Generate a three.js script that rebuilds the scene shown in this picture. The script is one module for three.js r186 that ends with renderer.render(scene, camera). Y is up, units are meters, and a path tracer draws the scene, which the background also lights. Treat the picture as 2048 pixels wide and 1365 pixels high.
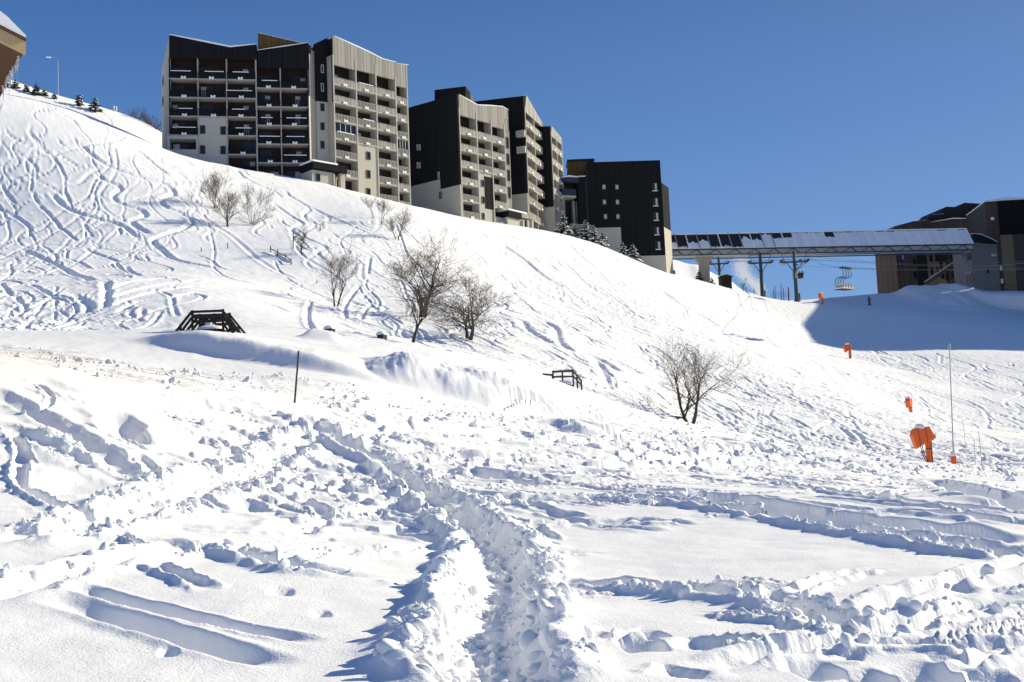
import * as THREE from 'three';
import { mergeGeometries, mergeVertices } from 'three/addons/utils/BufferGeometryUtils.js';
import { MarchingCubes } from 'three/addons/objects/MarchingCubes.js';

// ------------------------------------------------------------------ camera, sky, sun, exposure
const scene = new THREE.Scene();
const W = 2048, H = 1365, FOCAL = 2350, EYE = 1.6;
const camera = new THREE.PerspectiveCamera(2 * Math.atan(H / 2 / FOCAL) * 180 / Math.PI, W / H, 0.1, 6000);
camera.position.set(0, EYE, 0);
camera.rotation.order = 'YXZ';
camera.rotation.set(6.32 * Math.PI / 180, 0, -0.040);
camera.updateMatrixWorld(true);
camera.updateProjectionMatrix();

const renderer = new THREE.WebGLRenderer({ antialias: true });
renderer.setSize(1024, 682);
renderer.toneMapping = THREE.LinearToneMapping;
renderer.toneMappingExposure = 1.265;
renderer.shadowMap.enabled = true;

const SUN_AZ = 65 * Math.PI / 180, SUN_EL = 25.5 * Math.PI / 180;      // azimuth to the right of the view axis
const sunDir = new THREE.Vector3(Math.cos(SUN_EL) * Math.sin(SUN_AZ), Math.sin(SUN_EL), -Math.cos(SUN_EL) * Math.cos(SUN_AZ));
const sun = new THREE.DirectionalLight(new THREE.Color().setRGB(1.0, 0.9, 0.67), 5);
sun.position.copy(sunDir).multiplyScalar(600).add(new THREE.Vector3(0, 20, -130));
sun.target.position.set(0, 20, -130);
sun.castShadow = true;
sun.shadow.mapSize.set(4096, 4096);
Object.assign(sun.shadow.camera, { left: -260, right: 260, top: 200, bottom: -200, near: 10, far: 1400 });
sun.shadow.bias = -0.0005;
scene.add(sun, sun.target);

{ // clear mountain sky: deep blue overhead, paler towards the horizon and round the sun
  const w = 512, h = 256, data = new Float32Array(w * h * 4);
  const stops = [[-90, .34, .46, .66], [-2, .34, .46, .66], [3, .215, .375, .64], [9, .142, .290, .575], [16, .083, .205, .468], [24, .046, .128, .345], [40, .033, .098, .285], [65, .028, .085, .25], [90, .026, .08, .24]];
  const d = new THREE.Vector3();
  for (let j = 0; j < h; j++) {
    const el = ((j + .5) / h - .5) * 180;
    let k = 0; while (k < stops.length - 2 && el > stops[k + 1][0]) k++;
    const a = stops[k], b = stops[k + 1], t = Math.min(1, Math.max(0, (el - a[0]) / (b[0] - a[0])));
    for (let i = 0; i < w; i++) {
      const ph = ((i + .5) / w - .5) * 2 * Math.PI, e = el * Math.PI / 180;
      d.set(Math.cos(e) * Math.cos(ph), Math.sin(e), Math.cos(e) * Math.sin(ph));
      const c = Math.max(0, d.dot(sunDir)), glow = .34 * Math.pow(c, 2.2) + 1.2 * Math.pow(c, 24) + 2.2 * Math.pow(c, 160);
      const o = (j * w + i) * 4;
      const q = .87; data[o] = q * (a[1] + (b[1] - a[1]) * t + glow * .20); data[o + 1] = q * (a[2] + (b[2] - a[2]) * t + glow * .22); data[o + 2] = q * (a[3] + (b[3] - a[3]) * t + glow * .25); data[o + 3] = 1;
    }
  }
  const sky = new THREE.DataTexture(data, w, h, THREE.RGBAFormat, THREE.FloatType);
  sky.mapping = THREE.EquirectangularReflectionMapping; sky.magFilter = sky.minFilter = THREE.LinearFilter; sky.needsUpdate = true;
  scene.background = sky; scene.environment = sky;
}

// ------------------------------------------------------------------ helpers
const V = (x, y, z) => new THREE.Vector3(x, y, z);
function rng(seed) { let s = seed >>> 0; return () => { s = (s + 0x6D2B79F5) | 0; let t = Math.imul(s ^ (s >>> 15), 1 | s); t = (t + Math.imul(t ^ (t >>> 7), 61 | t)) ^ t; return ((t ^ (t >>> 14)) >>> 0) / 4294967296; }; }
const clamp = (x, a, b) => Math.min(b, Math.max(a, x));
const sstep = (a, b, x) => { const t = clamp((x - a) / (b - a), 0, 1); return t * t * (3 - 2 * t); };
const lerp = (a, b, t) => a + (b - a) * t;
const PERM = new Uint8Array(512); { const r = rng(77), p = [...Array(256).keys()]; for (let i = 255; i > 0; i--) { const j = Math.floor(r() * (i + 1)); [p[i], p[j]] = [p[j], p[i]]; } for (let i = 0; i < 512; i++) PERM[i] = p[i & 255]; }
const GX = new Float32Array(256), GY = new Float32Array(256); { const r = rng(78); for (let i = 0; i < 256; i++) { const a = r() * 6.2832; GX[i] = Math.cos(a); GY[i] = Math.sin(a); } }
function noise(x, y) { // gradient noise, about -0.7..0.7
  const xi = Math.floor(x), yi = Math.floor(y), xf = x - xi, yf = y - yi, X = xi & 255, Y = yi & 255;
  const u = xf * xf * xf * (xf * (xf * 6 - 15) + 10), v = yf * yf * yf * (yf * (yf * 6 - 15) + 10);
  const a = PERM[PERM[X] + Y], b = PERM[PERM[X + 1] + Y], c = PERM[PERM[X] + Y + 1], d = PERM[PERM[X + 1] + Y + 1];
  const n0 = GX[a] * xf + GY[a] * yf, n1 = GX[b] * (xf - 1) + GY[b] * yf, n2 = GX[c] * xf + GY[c] * (yf - 1), n3 = GX[d] * (xf - 1) + GY[d] * (yf - 1);
  return (n0 + (n1 - n0) * u) + ((n2 + (n3 - n2) * u) - (n0 + (n1 - n0) * u)) * v;
}
const fbm = (x, y, o = 4) => { let s = 0, a = 1, f = 1; for (let i = 0; i < o; i++) { s += a * noise(x * f + i * 17.3, y * f - i * 9.1); a *= .5; f *= 2.03; } return s; };
function cells(x, y) { // distance to the nearest of scattered points: lumps
  const xi = Math.floor(x), yi = Math.floor(y); let m = 9, id = 0;
  for (let j = -1; j < 2; j++) for (let i = -1; i < 2; i++) { const h = PERM[PERM[(xi + i) & 255] + ((yi + j) & 255)], px = xi + i + .5 + .42 * GX[h], py = yi + j + .5 + .42 * GY[h], q = (px - x) ** 2 + (py - y) ** 2; if (q < m) { m = q; id = h; } }
  return [Math.sqrt(m), id / 255];
}
// a ray through the photograph's pixel (2048 wide) and the point on it D metres ahead
function rayDir(u, v) { return V(u / W * 2 - 1, 1 - v / H * 2, .5).unproject(camera).sub(camera.position); }
function at(u, v, D) { const d = rayDir(u, v); return d.multiplyScalar(D / -d.z).add(camera.position); }

// ------------------------------------------------------------------ names and labels
const taken = new Map();
function numbered(name) { const k = taken.get(name) || 0; taken.set(name, k + 1); return k ? name + '_' + String(k).padStart(3, '0') : name; }
function tag(o, label, category, group, kind) { o.userData.label = label; if (category) o.userData.category = category; if (group) o.userData.group = group; if (kind) o.userData.kind = kind; return o; }
function thing(name, label, category, pos, turn = 0, group) { const o = new THREE.Group(); o.name = numbered(name); if (pos) o.position.copy(pos); o.rotation.y = turn; scene.add(o); return tag(o, label, category, group); }
function mesh(name, geo, mat, parent) { const m = new THREE.Mesh(geo, mat); m.name = parent === scene ? numbered(name) : name; m.castShadow = m.receiveShadow = true; parent.add(m); return m; }
const merge = (list) => { const g = mergeGeometries(list.map(q => { const n = q.index ? q.toNonIndexed() : q.clone(); for (const k of Object.keys(n.attributes)) if (!['position', 'normal', 'uv'].includes(k)) n.deleteAttribute(k); return n; })); return g; };
function box(w, h, d, x = 0, y = 0, z = 0, ry = 0, rz = 0, rx = 0) { const g = new THREE.BoxGeometry(w, h, d); if (rx) g.rotateX(rx); if (rz) g.rotateZ(rz); if (ry) g.rotateY(ry); g.translate(x, y, z); return g; }
function bar(a, b, r, r2 = r, seg = 6) { const d = b.clone().sub(a), L = d.length(), g = new THREE.CylinderGeometry(r2, r, L, seg, 1); g.translate(0, L / 2, 0); g.applyQuaternion(new THREE.Quaternion().setFromUnitVectors(V(0, 1, 0), d.normalize())); g.translate(a.x, a.y, a.z); return g; }
function beam(a, b, w, h) { const d = b.clone().sub(a), L = d.length(), g = new THREE.BoxGeometry(w, h, L); g.translate(0, 0, L / 2); const m = new THREE.Matrix4().lookAt(d, V(0, 0, 0), Math.abs(d.y) / L > .98 ? V(1, 0, 0) : V(0, 1, 0)); g.applyMatrix4(m); g.translate(a.x, a.y, a.z); return g; }
function tube(pts, r, seg = 24, rad = 6) { return new THREE.TubeGeometry(new THREE.CatmullRomCurve3(pts), seg, r, rad, false); }
const std = (rgb, roughness = .8, extra = {}) => new THREE.MeshStandardMaterial({ color: new THREE.Color().setRGB(...rgb), roughness, ...extra });
function tex(w, h, fn, srgb = false, rep = 1) { // fn(u, v) -> [r, g, b] 0..1
  const d = new Uint8Array(w * h * 4);
  for (let j = 0; j < h; j++) for (let i = 0; i < w; i++) { const c = fn(i / w, j / h), o = (j * w + i) * 4; d[o] = clamp(c[0], 0, 1) * 255; d[o + 1] = clamp(c[1], 0, 1) * 255; d[o + 2] = clamp(c[2], 0, 1) * 255; d[o + 3] = 255; }
  const t = new THREE.DataTexture(d, w, h); t.wrapS = t.wrapT = THREE.RepeatWrapping; t.magFilter = THREE.LinearFilter; t.minFilter = THREE.LinearMipmapLinearFilter; t.generateMipmaps = true; if (srgb) t.colorSpace = THREE.SRGBColorSpace; t.repeat.set(rep, rep); t.needsUpdate = true; return t;
}
// noise that tiles with the unit square
const tnoise = (u, v, f, s = 0) => { const a = noise(u * f + s, v * f), b = noise((u - 1) * f + s, v * f), c = noise(u * f + s, (v - 1) * f), d = noise((u - 1) * f + s, (v - 1) * f); return lerp(lerp(a, b, u), lerp(c, d, u), v); };

// ------------------------------------------------------------------ the snow-covered hillside
// survey points of the bare hill: pixel in the photograph and metres ahead
const SURVEY = [
  [-250, 1365, 9], [250, 1365, 9], [700, 1365, 9], [1024, 1365, 8.9], [1350, 1365, 8.8], [1700, 1365, 8.6], [2250, 1365, 8.5],
  [-250, 1150, 13.2], [0, 1150, 13.5], [500, 1150, 14], [1024, 1150, 15.5], [1600, 1150, 14.5], [2048, 1150, 13.6], [2300, 1150, 13.6],
  [-250, 1000, 17.5], [0, 1000, 18], [500, 1000, 22], [1024, 1000, 25], [1600, 1000, 25], [2048, 1000, 24.5], [2350, 1000, 24],
  [-250, 870, 21], [100, 880, 22], [500, 900, 29], [900, 900, 33.5], [1300, 905, 42], [1700, 940, 45], [2048, 940, 50], [2350, 950, 50],
  [-250, 700, 31], [0, 732, 30], [330, 778, 32], [560, 825, 33],
  [-200, 690, 40], [100, 717, 38.5], [350, 745, 41], [588, 805, 36], [700, 775, 41.5], [0, 692, 45], [900, 838, 41.5], [1200, 855, 47],
  [450, 742, 44.5], [640, 752, 44.5],
  [250, 662, 62], [405, 665, 53], [540, 668, 56], [660, 668, 60], [780, 680, 66], [-250, 600, 70], [0, 640, 71], [200, 640, 72], [405, 600, 78],
  [1050, 738, 61], [1130, 772, 62], [1200, 775, 72], [1380, 846, 70], [1290, 830, 63], [1500, 872, 60], [1600, 800, 90], [1700, 850, 80], [1750, 800, 105],
  [1862, 931, 62], [1820, 831, 106], [1699, 718, 152], [1950, 800, 121], [1950, 880, 80], [1990, 700, 162], [1850, 700, 161], [2048, 915, 68], [2300, 900, 70], [2300, 700, 162], [2300, 800, 121],
  [1642, 607, 216], [1740, 606, 228], [1650, 655, 190], [1720, 655, 192], [1800, 650, 196], [1600, 645, 192], [1680, 690, 168], [1900, 650, 196], [1850, 580, 242], [1905, 566, 247], [1985, 610, 236], [2048, 617, 234], [2300, 600, 240],
  [1436, 572, 222], [1530, 599, 224], [1590, 606, 222],
  [672, 613, 98], [845, 634, 95], [825, 684, 80], [940, 678, 82], [760, 668, 76], [560, 520, 118], [605, 511, 120], [400, 555, 96], [0, 550, 98], [200, 550, 99], [-250, 540, 98],
  [1000, 640, 101], [1150, 690, 90], [1000, 560, 140], [1100, 600, 138], [1300, 650, 130], [1500, 700, 122], [1400, 600, 168], [1540, 650, 170], [1250, 540, 182], [1440, 780, 92], [1300, 740, 92],
  [455, 452, 130], [400, 450, 128], [200, 400, 130], [0, 400, 127], [-250, 380, 126], [760, 432, 150], [795, 479, 139], [900, 470, 152], [640, 430, 146],
  [338, 305, 163], [460, 333, 164], [620, 361, 167], [720, 388, 174], [822, 413, 181], [938, 437, 188], [1030, 452, 198], [1120, 474, 207], [1200, 497, 211], [1290, 537, 217], [1338, 548, 221],
  [165, 228, 160], [17, 190, 156.5], [-250, 110, 153], [100, 208, 158.5], [270, 272, 162.5],
  [320, 314, 176], [200, 272, 170], [100, 250, 168], [0, 222, 167], [-250, 150, 166],
  [0, 152, 193], [120, 192, 193], [300, 252, 196], [-250, 70, 193],
];
const RX0 = 6;                                    // polar origin, metres behind the eye
const toPolar = (x, D) => [Math.atan2(x, D + RX0), Math.log(Math.hypot(x, D + RX0))];
const pts = SURVEY.map(([u, v, D]) => { const p = at(u, v, D); const [t, l] = toPolar(p.x, D); return [t, l, (p.y - EYE) / Math.exp(l)]; });
const addWorld = (x, D, h) => { const [t, l] = toPolar(x, D); pts.push([t, l, (h - EYE) / Math.exp(l)]); };
addWorld(0, -1, -.03); addWorld(-3, 1, .12); addWorld(3, 1, -.05); addWorld(0, 4, -.03); addWorld(-4, 5, .08); addWorld(4, 5, -.06);
for (const [u, h] of [[1436, 31], [1640, 22], [1850, 28], [2050, 28], [2300, 28]]) { const p = at(u, 600, 300); addWorld(p.x, 300, h); }
for (const [u, h] of [[-250, 74], [100, 66], [340, 52], [600, 47], [800, 45], [1000, 42], [1250, 38]]) { const p = at(u, 600, 240); addWorld(p.x, 240, h); }
for (const [u, h] of [[420, 47.5], [700, 45], [900, 43.6], [1100, 42], [1260, 38.5]]) { const p = at(u, 600, 212); addWorld(p.x, 212, h); }
const NP = pts.length;
const KX = 1.0, tps = (r2) => r2 > 1e-12 ? .5 * r2 * Math.log(r2) : 0;
const wts = (() => { // thin-plate spline through the survey
  const n = NP + 3, A = Array.from({ length: n }, () => new Float64Array(n + 1));
  for (let i = 0; i < NP; i++) {
    for (let j = 0; j < NP; j++) A[i][j] = tps(((pts[i][0] - pts[j][0]) * KX) ** 2 + (pts[i][1] - pts[j][1]) ** 2);
    A[i][i] += 2e-4;
    A[i][NP] = A[NP][i] = 1; A[i][NP + 1] = A[NP + 1][i] = pts[i][0] * KX; A[i][NP + 2] = A[NP + 2][i] = pts[i][1]; A[i][n] = pts[i][2];
  }
  for (let c = 0; c < n; c++) { let p = c; for (let r = c + 1; r < n; r++) if (Math.abs(A[r][c]) > Math.abs(A[p][c])) p = r; [A[c], A[p]] = [A[p], A[c]]; for (let r = c + 1; r < n; r++) { const f = A[r][c] / A[c][c]; if (f) for (let k = c; k <= n; k++) A[r][k] -= f * A[c][k]; } }
  const x = new Float64Array(n); for (let r = n - 1; r >= 0; r--) { let s = A[r][n]; for (let k = r + 1; k < n; k++) s -= A[r][k] * x[k]; x[r] = s / A[r][r]; } return x;
})();
const TMAX = .62;
function basePolar(t, l) {
  const tc = clamp(t, -TMAX, TMAX), lc = Math.min(l, Math.log(310));
  let e = wts[NP] + wts[NP + 1] * tc * KX + wts[NP + 2] * lc;
  for (let i = 0; i < NP; i++) { const a = (tc - pts[i][0]) * KX, b = lc - pts[i][1], r2 = a * a + b * b; if (r2 > 1e-12) e += wts[i] * .5 * r2 * Math.log(r2); }
  const r = Math.exp(l); let h = EYE + e * Math.exp(lc);
  if (l > lc) h = lerp(h, -120, sstep(310, 1500, r));
  const side = sstep(TMAX, 1.6, Math.abs(t)); if (side > 0) h = lerp(h, t < 0 ? .05 * r : -.03 * r, side);
  return h;
}

// mesh grid: columns by bearing (close together where the place is in view), rows by distance
const colT = []; { const A = .47, N = 1170; for (let i = 0; i <= N; i++) colT.push(-A + 2 * A * i / N); const out = []; let s = .004, t = A; while (t < Math.PI - .02) { t += s; s = Math.min(.12, s * 1.35); out.push(Math.min(t, Math.PI)); } out[out.length - 1] = Math.PI; for (const t of out) { colT.push(t); colT.unshift(-t); } }
const rowL = []; { const seg = [[1, 12.5, 26], [12.5, 40, 400], [40, 70, 130], [70, 262, 375], [262, 3200, 22]]; for (const [a, b, n] of seg) for (let i = 0; i < n; i++) rowL.push(lerp(Math.log(a), Math.log(b), i / n)); rowL.push(Math.log(3200)); }
const NC = colT.length, NR = rowL.length, NV = NC * NR;
const gx = new Float32Array(NV), gd = new Float32Array(NV), hBase = new Float32Array(NV), neg = new Float32Array(NV), pos_ = new Float32Array(NV), rough = new Float32Array(NV), dirt = new Float32Array(NV);
{ // the spline is smooth: evaluate it on every 4th node and interpolate
  const cs = [], rs = []; for (let c = 0; c < NC; c += 4) cs.push(c); if (cs[cs.length - 1] !== NC - 1) cs.push(NC - 1); for (let r = 0; r < NR; r += 4) rs.push(r); if (rs[rs.length - 1] !== NR - 1) rs.push(NR - 1);
  const coarse = rs.map(r => cs.map(c => basePolar(colT[c], rowL[r])));
  for (let r = 0; r < NR; r++) {
    const R = Math.exp(rowL[r]); let rk = Math.min(rs.length - 2, Math.floor(r / 4)); const fr = (r - rs[rk]) / (rs[rk + 1] - rs[rk]);
    for (let c = 0; c < NC; c++) {
      const k = r * NC + c; let ck = Math.min(cs.length - 2, Math.floor(c / 4)); const fc = (colT[c] - colT[cs[ck]]) / (colT[cs[ck + 1]] - colT[cs[ck]]);
      gx[k] = R * Math.sin(colT[c]); gd[k] = R * Math.cos(colT[c]) - RX0;
      hBase[k] = lerp(lerp(coarse[rk][ck], coarse[rk][ck + 1], fc), lerp(coarse[rk + 1][ck], coarse[rk + 1][ck + 1], fc), fr);
    }
  }
}
const find = (arr, x) => { let a = 0, b = arr.length - 1; while (b - a > 1) { const m = (a + b) >> 1; if (arr[m] <= x) a = m; else b = m; } return a; };
function gridAt(field, x, D) { const [t, l] = toPolar(x, D); const c = find(colT, t), r = find(rowL, l), fc = clamp((t - colT[c]) / (colT[c + 1] - colT[c]), 0, 1), fr = clamp((l - rowL[r]) / (rowL[r + 1] - rowL[r]), 0, 1), k = r * NC + c; return lerp(lerp(field[k], field[k + 1], fc), lerp(field[k + NC], field[k + NC + 1], fc), fr); }
// where the sight line through a pixel of the photograph meets the bare hill
function ground(u, v, near = 4) {
  const d = rayDir(u, v); d.multiplyScalar(1 / -d.z); let last = near;
  for (let D = near; D < 300; D *= 1.012) { const y = EYE + d.y * D; if (y < gridAt(hBase, d.x * D, D)) { let a = last, b = D; for (let i = 0; i < 12; i++) { const m = (a + b) / 2; if (EYE + d.y * m < gridAt(hBase, d.x * m, m)) b = m; else a = m; } return [d.x * b, b]; } last = D; }
  return null;
}
function smoothLine(P, step) { const c = new THREE.CatmullRomCurve3(P.map(p => V(p[0], 0, p[1])), false, 'centripetal'); const n = Math.max(2, Math.ceil(c.getLength() / step)); return c.getSpacedPoints(n).map(p => [p.x, p.z]); }
const stampD = new Float32Array(NV).fill(1e9), stampS = new Float32Array(NV), stampL = new Float32Array(NV);
// visit every node within R of a line: f(node, distance, side (-1 left, +1 right), metres along)
function along(line, R, f) {
  const touched = []; let L = 0;
  for (let i = 0; i + 1 < line.length; i++) {
    const [ax, ad] = line[i], [bx, bd] = line[i + 1], ex = bx - ax, ed = bd - ad, len = Math.hypot(ex, ed) || 1e-6;
    const mid = Math.hypot((ax + bx) / 2, (ad + bd) / 2 + RX0), q = (R + len / 2) / mid; if (q > .9) continue;
    const [t, l] = toPolar((ax + bx) / 2, (ad + bd) / 2);
    const c0 = Math.max(0, find(colT, t - q * 1.05)), c1 = Math.min(NC - 1, find(colT, t + q * 1.05) + 1), r0 = Math.max(0, find(rowL, l - q * 1.15)), r1 = Math.min(NR - 1, find(rowL, l + q * 1.1) + 1);
    for (let r = r0; r <= r1; r++) for (let c = c0; c <= c1; c++) {
      const k = r * NC + c, px = gx[k] - ax, pd = gd[k] - ad, tt = clamp((px * ex + pd * ed) / (len * len), 0, 1), dist = Math.hypot(px - tt * ex, pd - tt * ed);
      if (dist < R && dist < stampD[k]) { if (stampD[k] > 1e8) touched.push(k); stampD[k] = dist; stampS[k] = Math.sign(ex * pd - ed * px) < 0 ? 1 : -1; stampL[k] = L + tt * len; }
    }
    L += len;
  }
  for (const k of touched) { f(k, stampD[k], stampS[k], stampL[k], L); stampD[k] = 1e9; }
}
let trackNo = 0;
// w half width, d depth, b height of the pushed-up edges, rg how churned (0..1)
function groove(line, { w, d, b = 0, rg = 0, flat = .5, wander = .25, left = 1, right = 1, fade = 1.5, soft = 0 }) {
  const id = ++trackNo * 7.31;
  along(line, w * 3.2 + .1, (k, dist, side, L, total) => {
    const x = gx[k], D = gd[k], end = sstep(0, fade, L) * sstep(0, fade, total - L);
    const ww = w * (1 + wander * (noise(x * 1.1 / w * .5 + id, D * .55 / w) + .3 * noise(x * 1.7 / w * .5, D * 1.0 / w + id))), dep = d * (1 + .35 * noise(L * .35 / w * .5 + id, 3.3)) * end;
    const s = dist / ww, g = -dep * (1 - sstep(flat, 1.05 + soft, s));
    if (g < neg[k]) neg[k] = g;
    if (b) { const q = (s - 1.45) / .55, bb = b * (rg > .5 && D < 60 ? .75 : 1) * end * Math.exp(-q * q) * (side < 0 ? left : right) * (1 + .5 * noise(L / w * .6 + id, side * 4)); if (bb > pos_[k]) pos_[k] = bb; }
    if (rg) { const a = (s - 1.35) / .6, m = rg * end * Math.max(Math.exp(-a * a), s < 1 ? .7 : 0); if (m > rough[k]) rough[k] = m; }
  });
}
// a bank of ploughed or drifted snow: steep on the near side, gentle behind
function bank(line, hgt, front, back, churn = 0) {
  const id = ++trackNo * 5.17;
  along(line, Math.max(front, back) * 1.05, (k, dist, side, L, total) => {
    const n = noise(gx[k] * .35 + id, gd[k] * .35), wdt = (side > 0 ? front : back) * (1 + .25 * n), end = sstep(0, total * .3, L) * sstep(0, total * .38, total - L);
    const f = fbm(gx[k] * .8 + id, gd[k] * .8, 4), h = hgt * end * (1 + .3 * n + churn * .45 * f) * (1 - sstep(.02, 1, dist / wdt)); if (churn && h > .05) rough[k] = Math.max(rough[k], churn * .6 * clamp(.3 + f, 0, .8)); if (h > pos_[k]) pos_[k] = h;
  });
}
const px = (list, near) => list.map(([u, v]) => ground(u, v, near)).filter(Boolean);
const track = (list, o, step = .5) => { const P = px(list, o.near); if (o.near === 4 && o.rg >= .3) o = { ...o, w: o.w * .68, d: o.d * .7, b: (o.b || 0) * .75 }; if (P.length > 1) groove(smoothLine(P, step), o); return P; };
const zoomA = (l) => l.map(([x, y]) => [x / 2.625, 180 + y / 2.625]), zoomB = (l) => l.map(([x, y]) => [360 + x / 4.096, 310 + y / 4.096]), zoomC = (l) => l.map(([x, y]) => [1000 + x / 2.926, 480 + y / 2.926]);

// --- ski tracks on the upper slope
const ski = { w: .25, d: .14, b: .05, rg: .1, flat: .15, wander: .3, near: 60 }, skiBig = { w: .40, d: .21, b: .07, rg: .16, flat: .2, wander: .3, near: 60 }, skiThin = { w: .22, d: .11, b: .03, rg: .1, flat: .1, near: 50 };
for (const l of [
  [[400, 270], [550, 390], [720, 460], [870, 500], [910, 545], [840, 580], [880, 620], [960, 650], [1005, 685], [960, 730], [850, 770], [800, 790], [850, 840], [920, 890], [1050, 920], [1130, 935]],
  [[490, 430], [550, 475], [630, 510], [590, 560], [640, 595], [740, 630], [760, 660], [690, 690], [720, 725], [800, 765]],
  [[270, 540], [320, 600], [400, 645], [520, 680], [620, 710], [700, 760], [715, 785]],
  [[555, 1005], [557, 1070], [553, 1155]], [[110, 830], [210, 880], [280, 910], [350, 950], [480, 1005]], [[390, 1070], [440, 1110], [470, 1140], [440, 1180]],
]) track(zoomA(l), skiBig);
for (const l of [
  [[10, 205], [110, 275], [260, 330], [320, 350], [400, 395], [440, 420]], [[270, 340], [310, 400], [350, 480]], [[330, 520], [360, 580], [380, 630]],
  [[60, 310], [150, 370], [190, 420], [170, 450]], [[0, 480], [30, 540], [90, 610]], [[0, 620], [100, 680], [150, 720], [150, 780]], [[430, 690], [460, 740], [490, 780]],
  [[190, 600], [250, 650], [330, 740]], [[270, 700], [340, 745], [410, 800]], [[350, 890], [420, 910], [480, 940]], [[600, 900], [640, 940], [690, 970]], [[660, 920], [730, 980]],
  [[290, 110], [380, 160], [415, 200]], [[130, 200], [190, 260], [240, 320]], [[380, 240], [430, 320], [530, 380], [540, 395]], [[170, 530], [185, 580], [210, 610]],
  [[0, 1010], [40, 1060], [60, 1090]], [[150, 1020], [240, 1060], [300, 1110]], [[180, 1190], [150, 1220], [100, 1260]], [[600, 720], [630, 745], [620, 770]], [[650, 740], [670, 770]],
  [[640, 270], [740, 330], [820, 400], [900, 460]], [[690, 345], [800, 370], [950, 420], [1050, 450]], [[820, 400], [850, 430], [1050, 490]], [[290, 250], [330, 290], [370, 310]],
]) track(zoomA(l), ski);
for (const l of [
  [[0, 380], [150, 350], [300, 330], [450, 290], [600, 265], [660, 240]], [[0, 480], [140, 440], [160, 420]], [[180, 530], [300, 500], [400, 490], [470, 440], [540, 400]], [[100, 660], [300, 630], [450, 620], [620, 590], [850, 545]],
  [[100, 800], [300, 815], [450, 820], [650, 800], [820, 790]], [[0, 910], [150, 900], [250, 890]], [[560, 1050], [700, 1010], [850, 990], [1000, 985]], [[570, 1100], [750, 1040], [950, 1010], [1050, 1000]], [[570, 1150], [700, 1090], [850, 1050], [1050, 1030]], [[600, 1180], [750, 1110], [900, 1090], [1050, 1060]],
  [[430, 830], [560, 880], [640, 910]], [[460, 820], [700, 860], [900, 880]],
]) track(zoomA(l), { ...skiThin, w: .34, d: .15 });
for (const l of [
  [[460, 120], [520, 180], [650, 250], [780, 310], [840, 360]], [[850, 290], [900, 340], [1000, 400], [1060, 440], [1010, 490], [1060, 540], [1200, 590]], [[750, 390], [850, 460], [1000, 560], [910, 610], [960, 660], [1080, 710], [1190, 760], [1120, 810], [1200, 870]],
  [[1050, 420], [1200, 500], [1330, 550], [1650, 680], [1780, 720]], [[0, 30], [120, 90], [250, 140], [360, 180]], [[740, 800], [820, 850], [910, 895]], [[1180, 480], [1220, 520], [1200, 545]],
]) track(zoomB(l), { ...ski, w: .36 });
for (const l of [[[0, 20], [120, 100], [250, 210], [400, 290]], [[120, 470], [200, 550], [310, 610]], [[240, 470], [310, 510], [350, 600], [430, 650], [550, 680], [700, 770], [850, 810]], [[550, 690], [600, 780], [640, 880]], [[520, 650], [700, 720], [860, 800]]]) track(zoomC(l), { ...skiBig, w: .5 });
for (const l of [[[480, 850], [640, 840], [780, 880]], [[500, 870], [750, 910], [960, 1050]], [[30, 770], [150, 800], [300, 850]], [[0, 740], [100, 790]], [[70, 300], [200, 420]], [[400, 20], [600, 180], [900, 290]], [[500, 570], [560, 610]], [[490, 590], [550, 630]]]) track(zoomC(l), skiThin);
for (const l of [[[690, 640], [690, 610], [720, 570]], [[620, 600], [615, 640], [640, 665]], [[740, 510], [735, 550]], [[700, 660], [800, 690], [860, 740]], [[620, 660], [700, 700], [760, 740]], [[720, 640], [740, 610], [760, 620]], [[800, 660], [850, 690], [900, 710]]]) track(l, ski);
{ // the many crossing tracks left by skiers all over the slope: each runs downhill with swings of its own
  const r = rng(5);
  const zones = [[420, 1010, 1700, 470, 850, .8], [120, 540, 1080, 430, 670, 1.2], [60, 0, 420, 190, 520, 2.6], [70, 1400, 1760, 700, 900, 1], [60, 0, 330, 560, 690, 1.2], [90, 1740, 2060, 700, 930, 1.6]];
  for (const [n, u0, u1, v0, v1, sc] of zones) for (let i = 0; i < n; i++) {
    const P = ground(lerp(u0, u1, r()), lerp(v0, v1, r()), 58); if (!P || P[1] > 226) continue;
    let [x, D] = P; const line = [[x, D]], L = 6 + 22 * r() * sc, amp = r() * .8, wl = 8 + r() * 16, ph = r() * 6.28, bias = (r() - .35) * 1.3;
    for (let s = 0; s < L; s += .8) {
      const e = .6, hx = (gridAt(hBase, x + e, D) - gridAt(hBase, x - e, D)), hd = (gridAt(hBase, x, D + e) - gridAt(hBase, x, D - e)); let a = Math.atan2(-hx, -hd) + amp * Math.sin(s / wl * 6.28 + ph) + bias * .6;
      x += .8 * Math.sin(a); D += .8 * Math.cos(a); if (D < 58 || Math.abs(x) > .5 * D) break; line.push([x, D]);
    }
    if (line.length > 3) groove(line, { w: .11 + .18 * r() * r() + D * .0005, d: .05 + .11 * r() * r(), b: .02 + .05 * r(), rg: .08 + .2 * r(), flat: .1, wander: .35 });
  }
}
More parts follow.
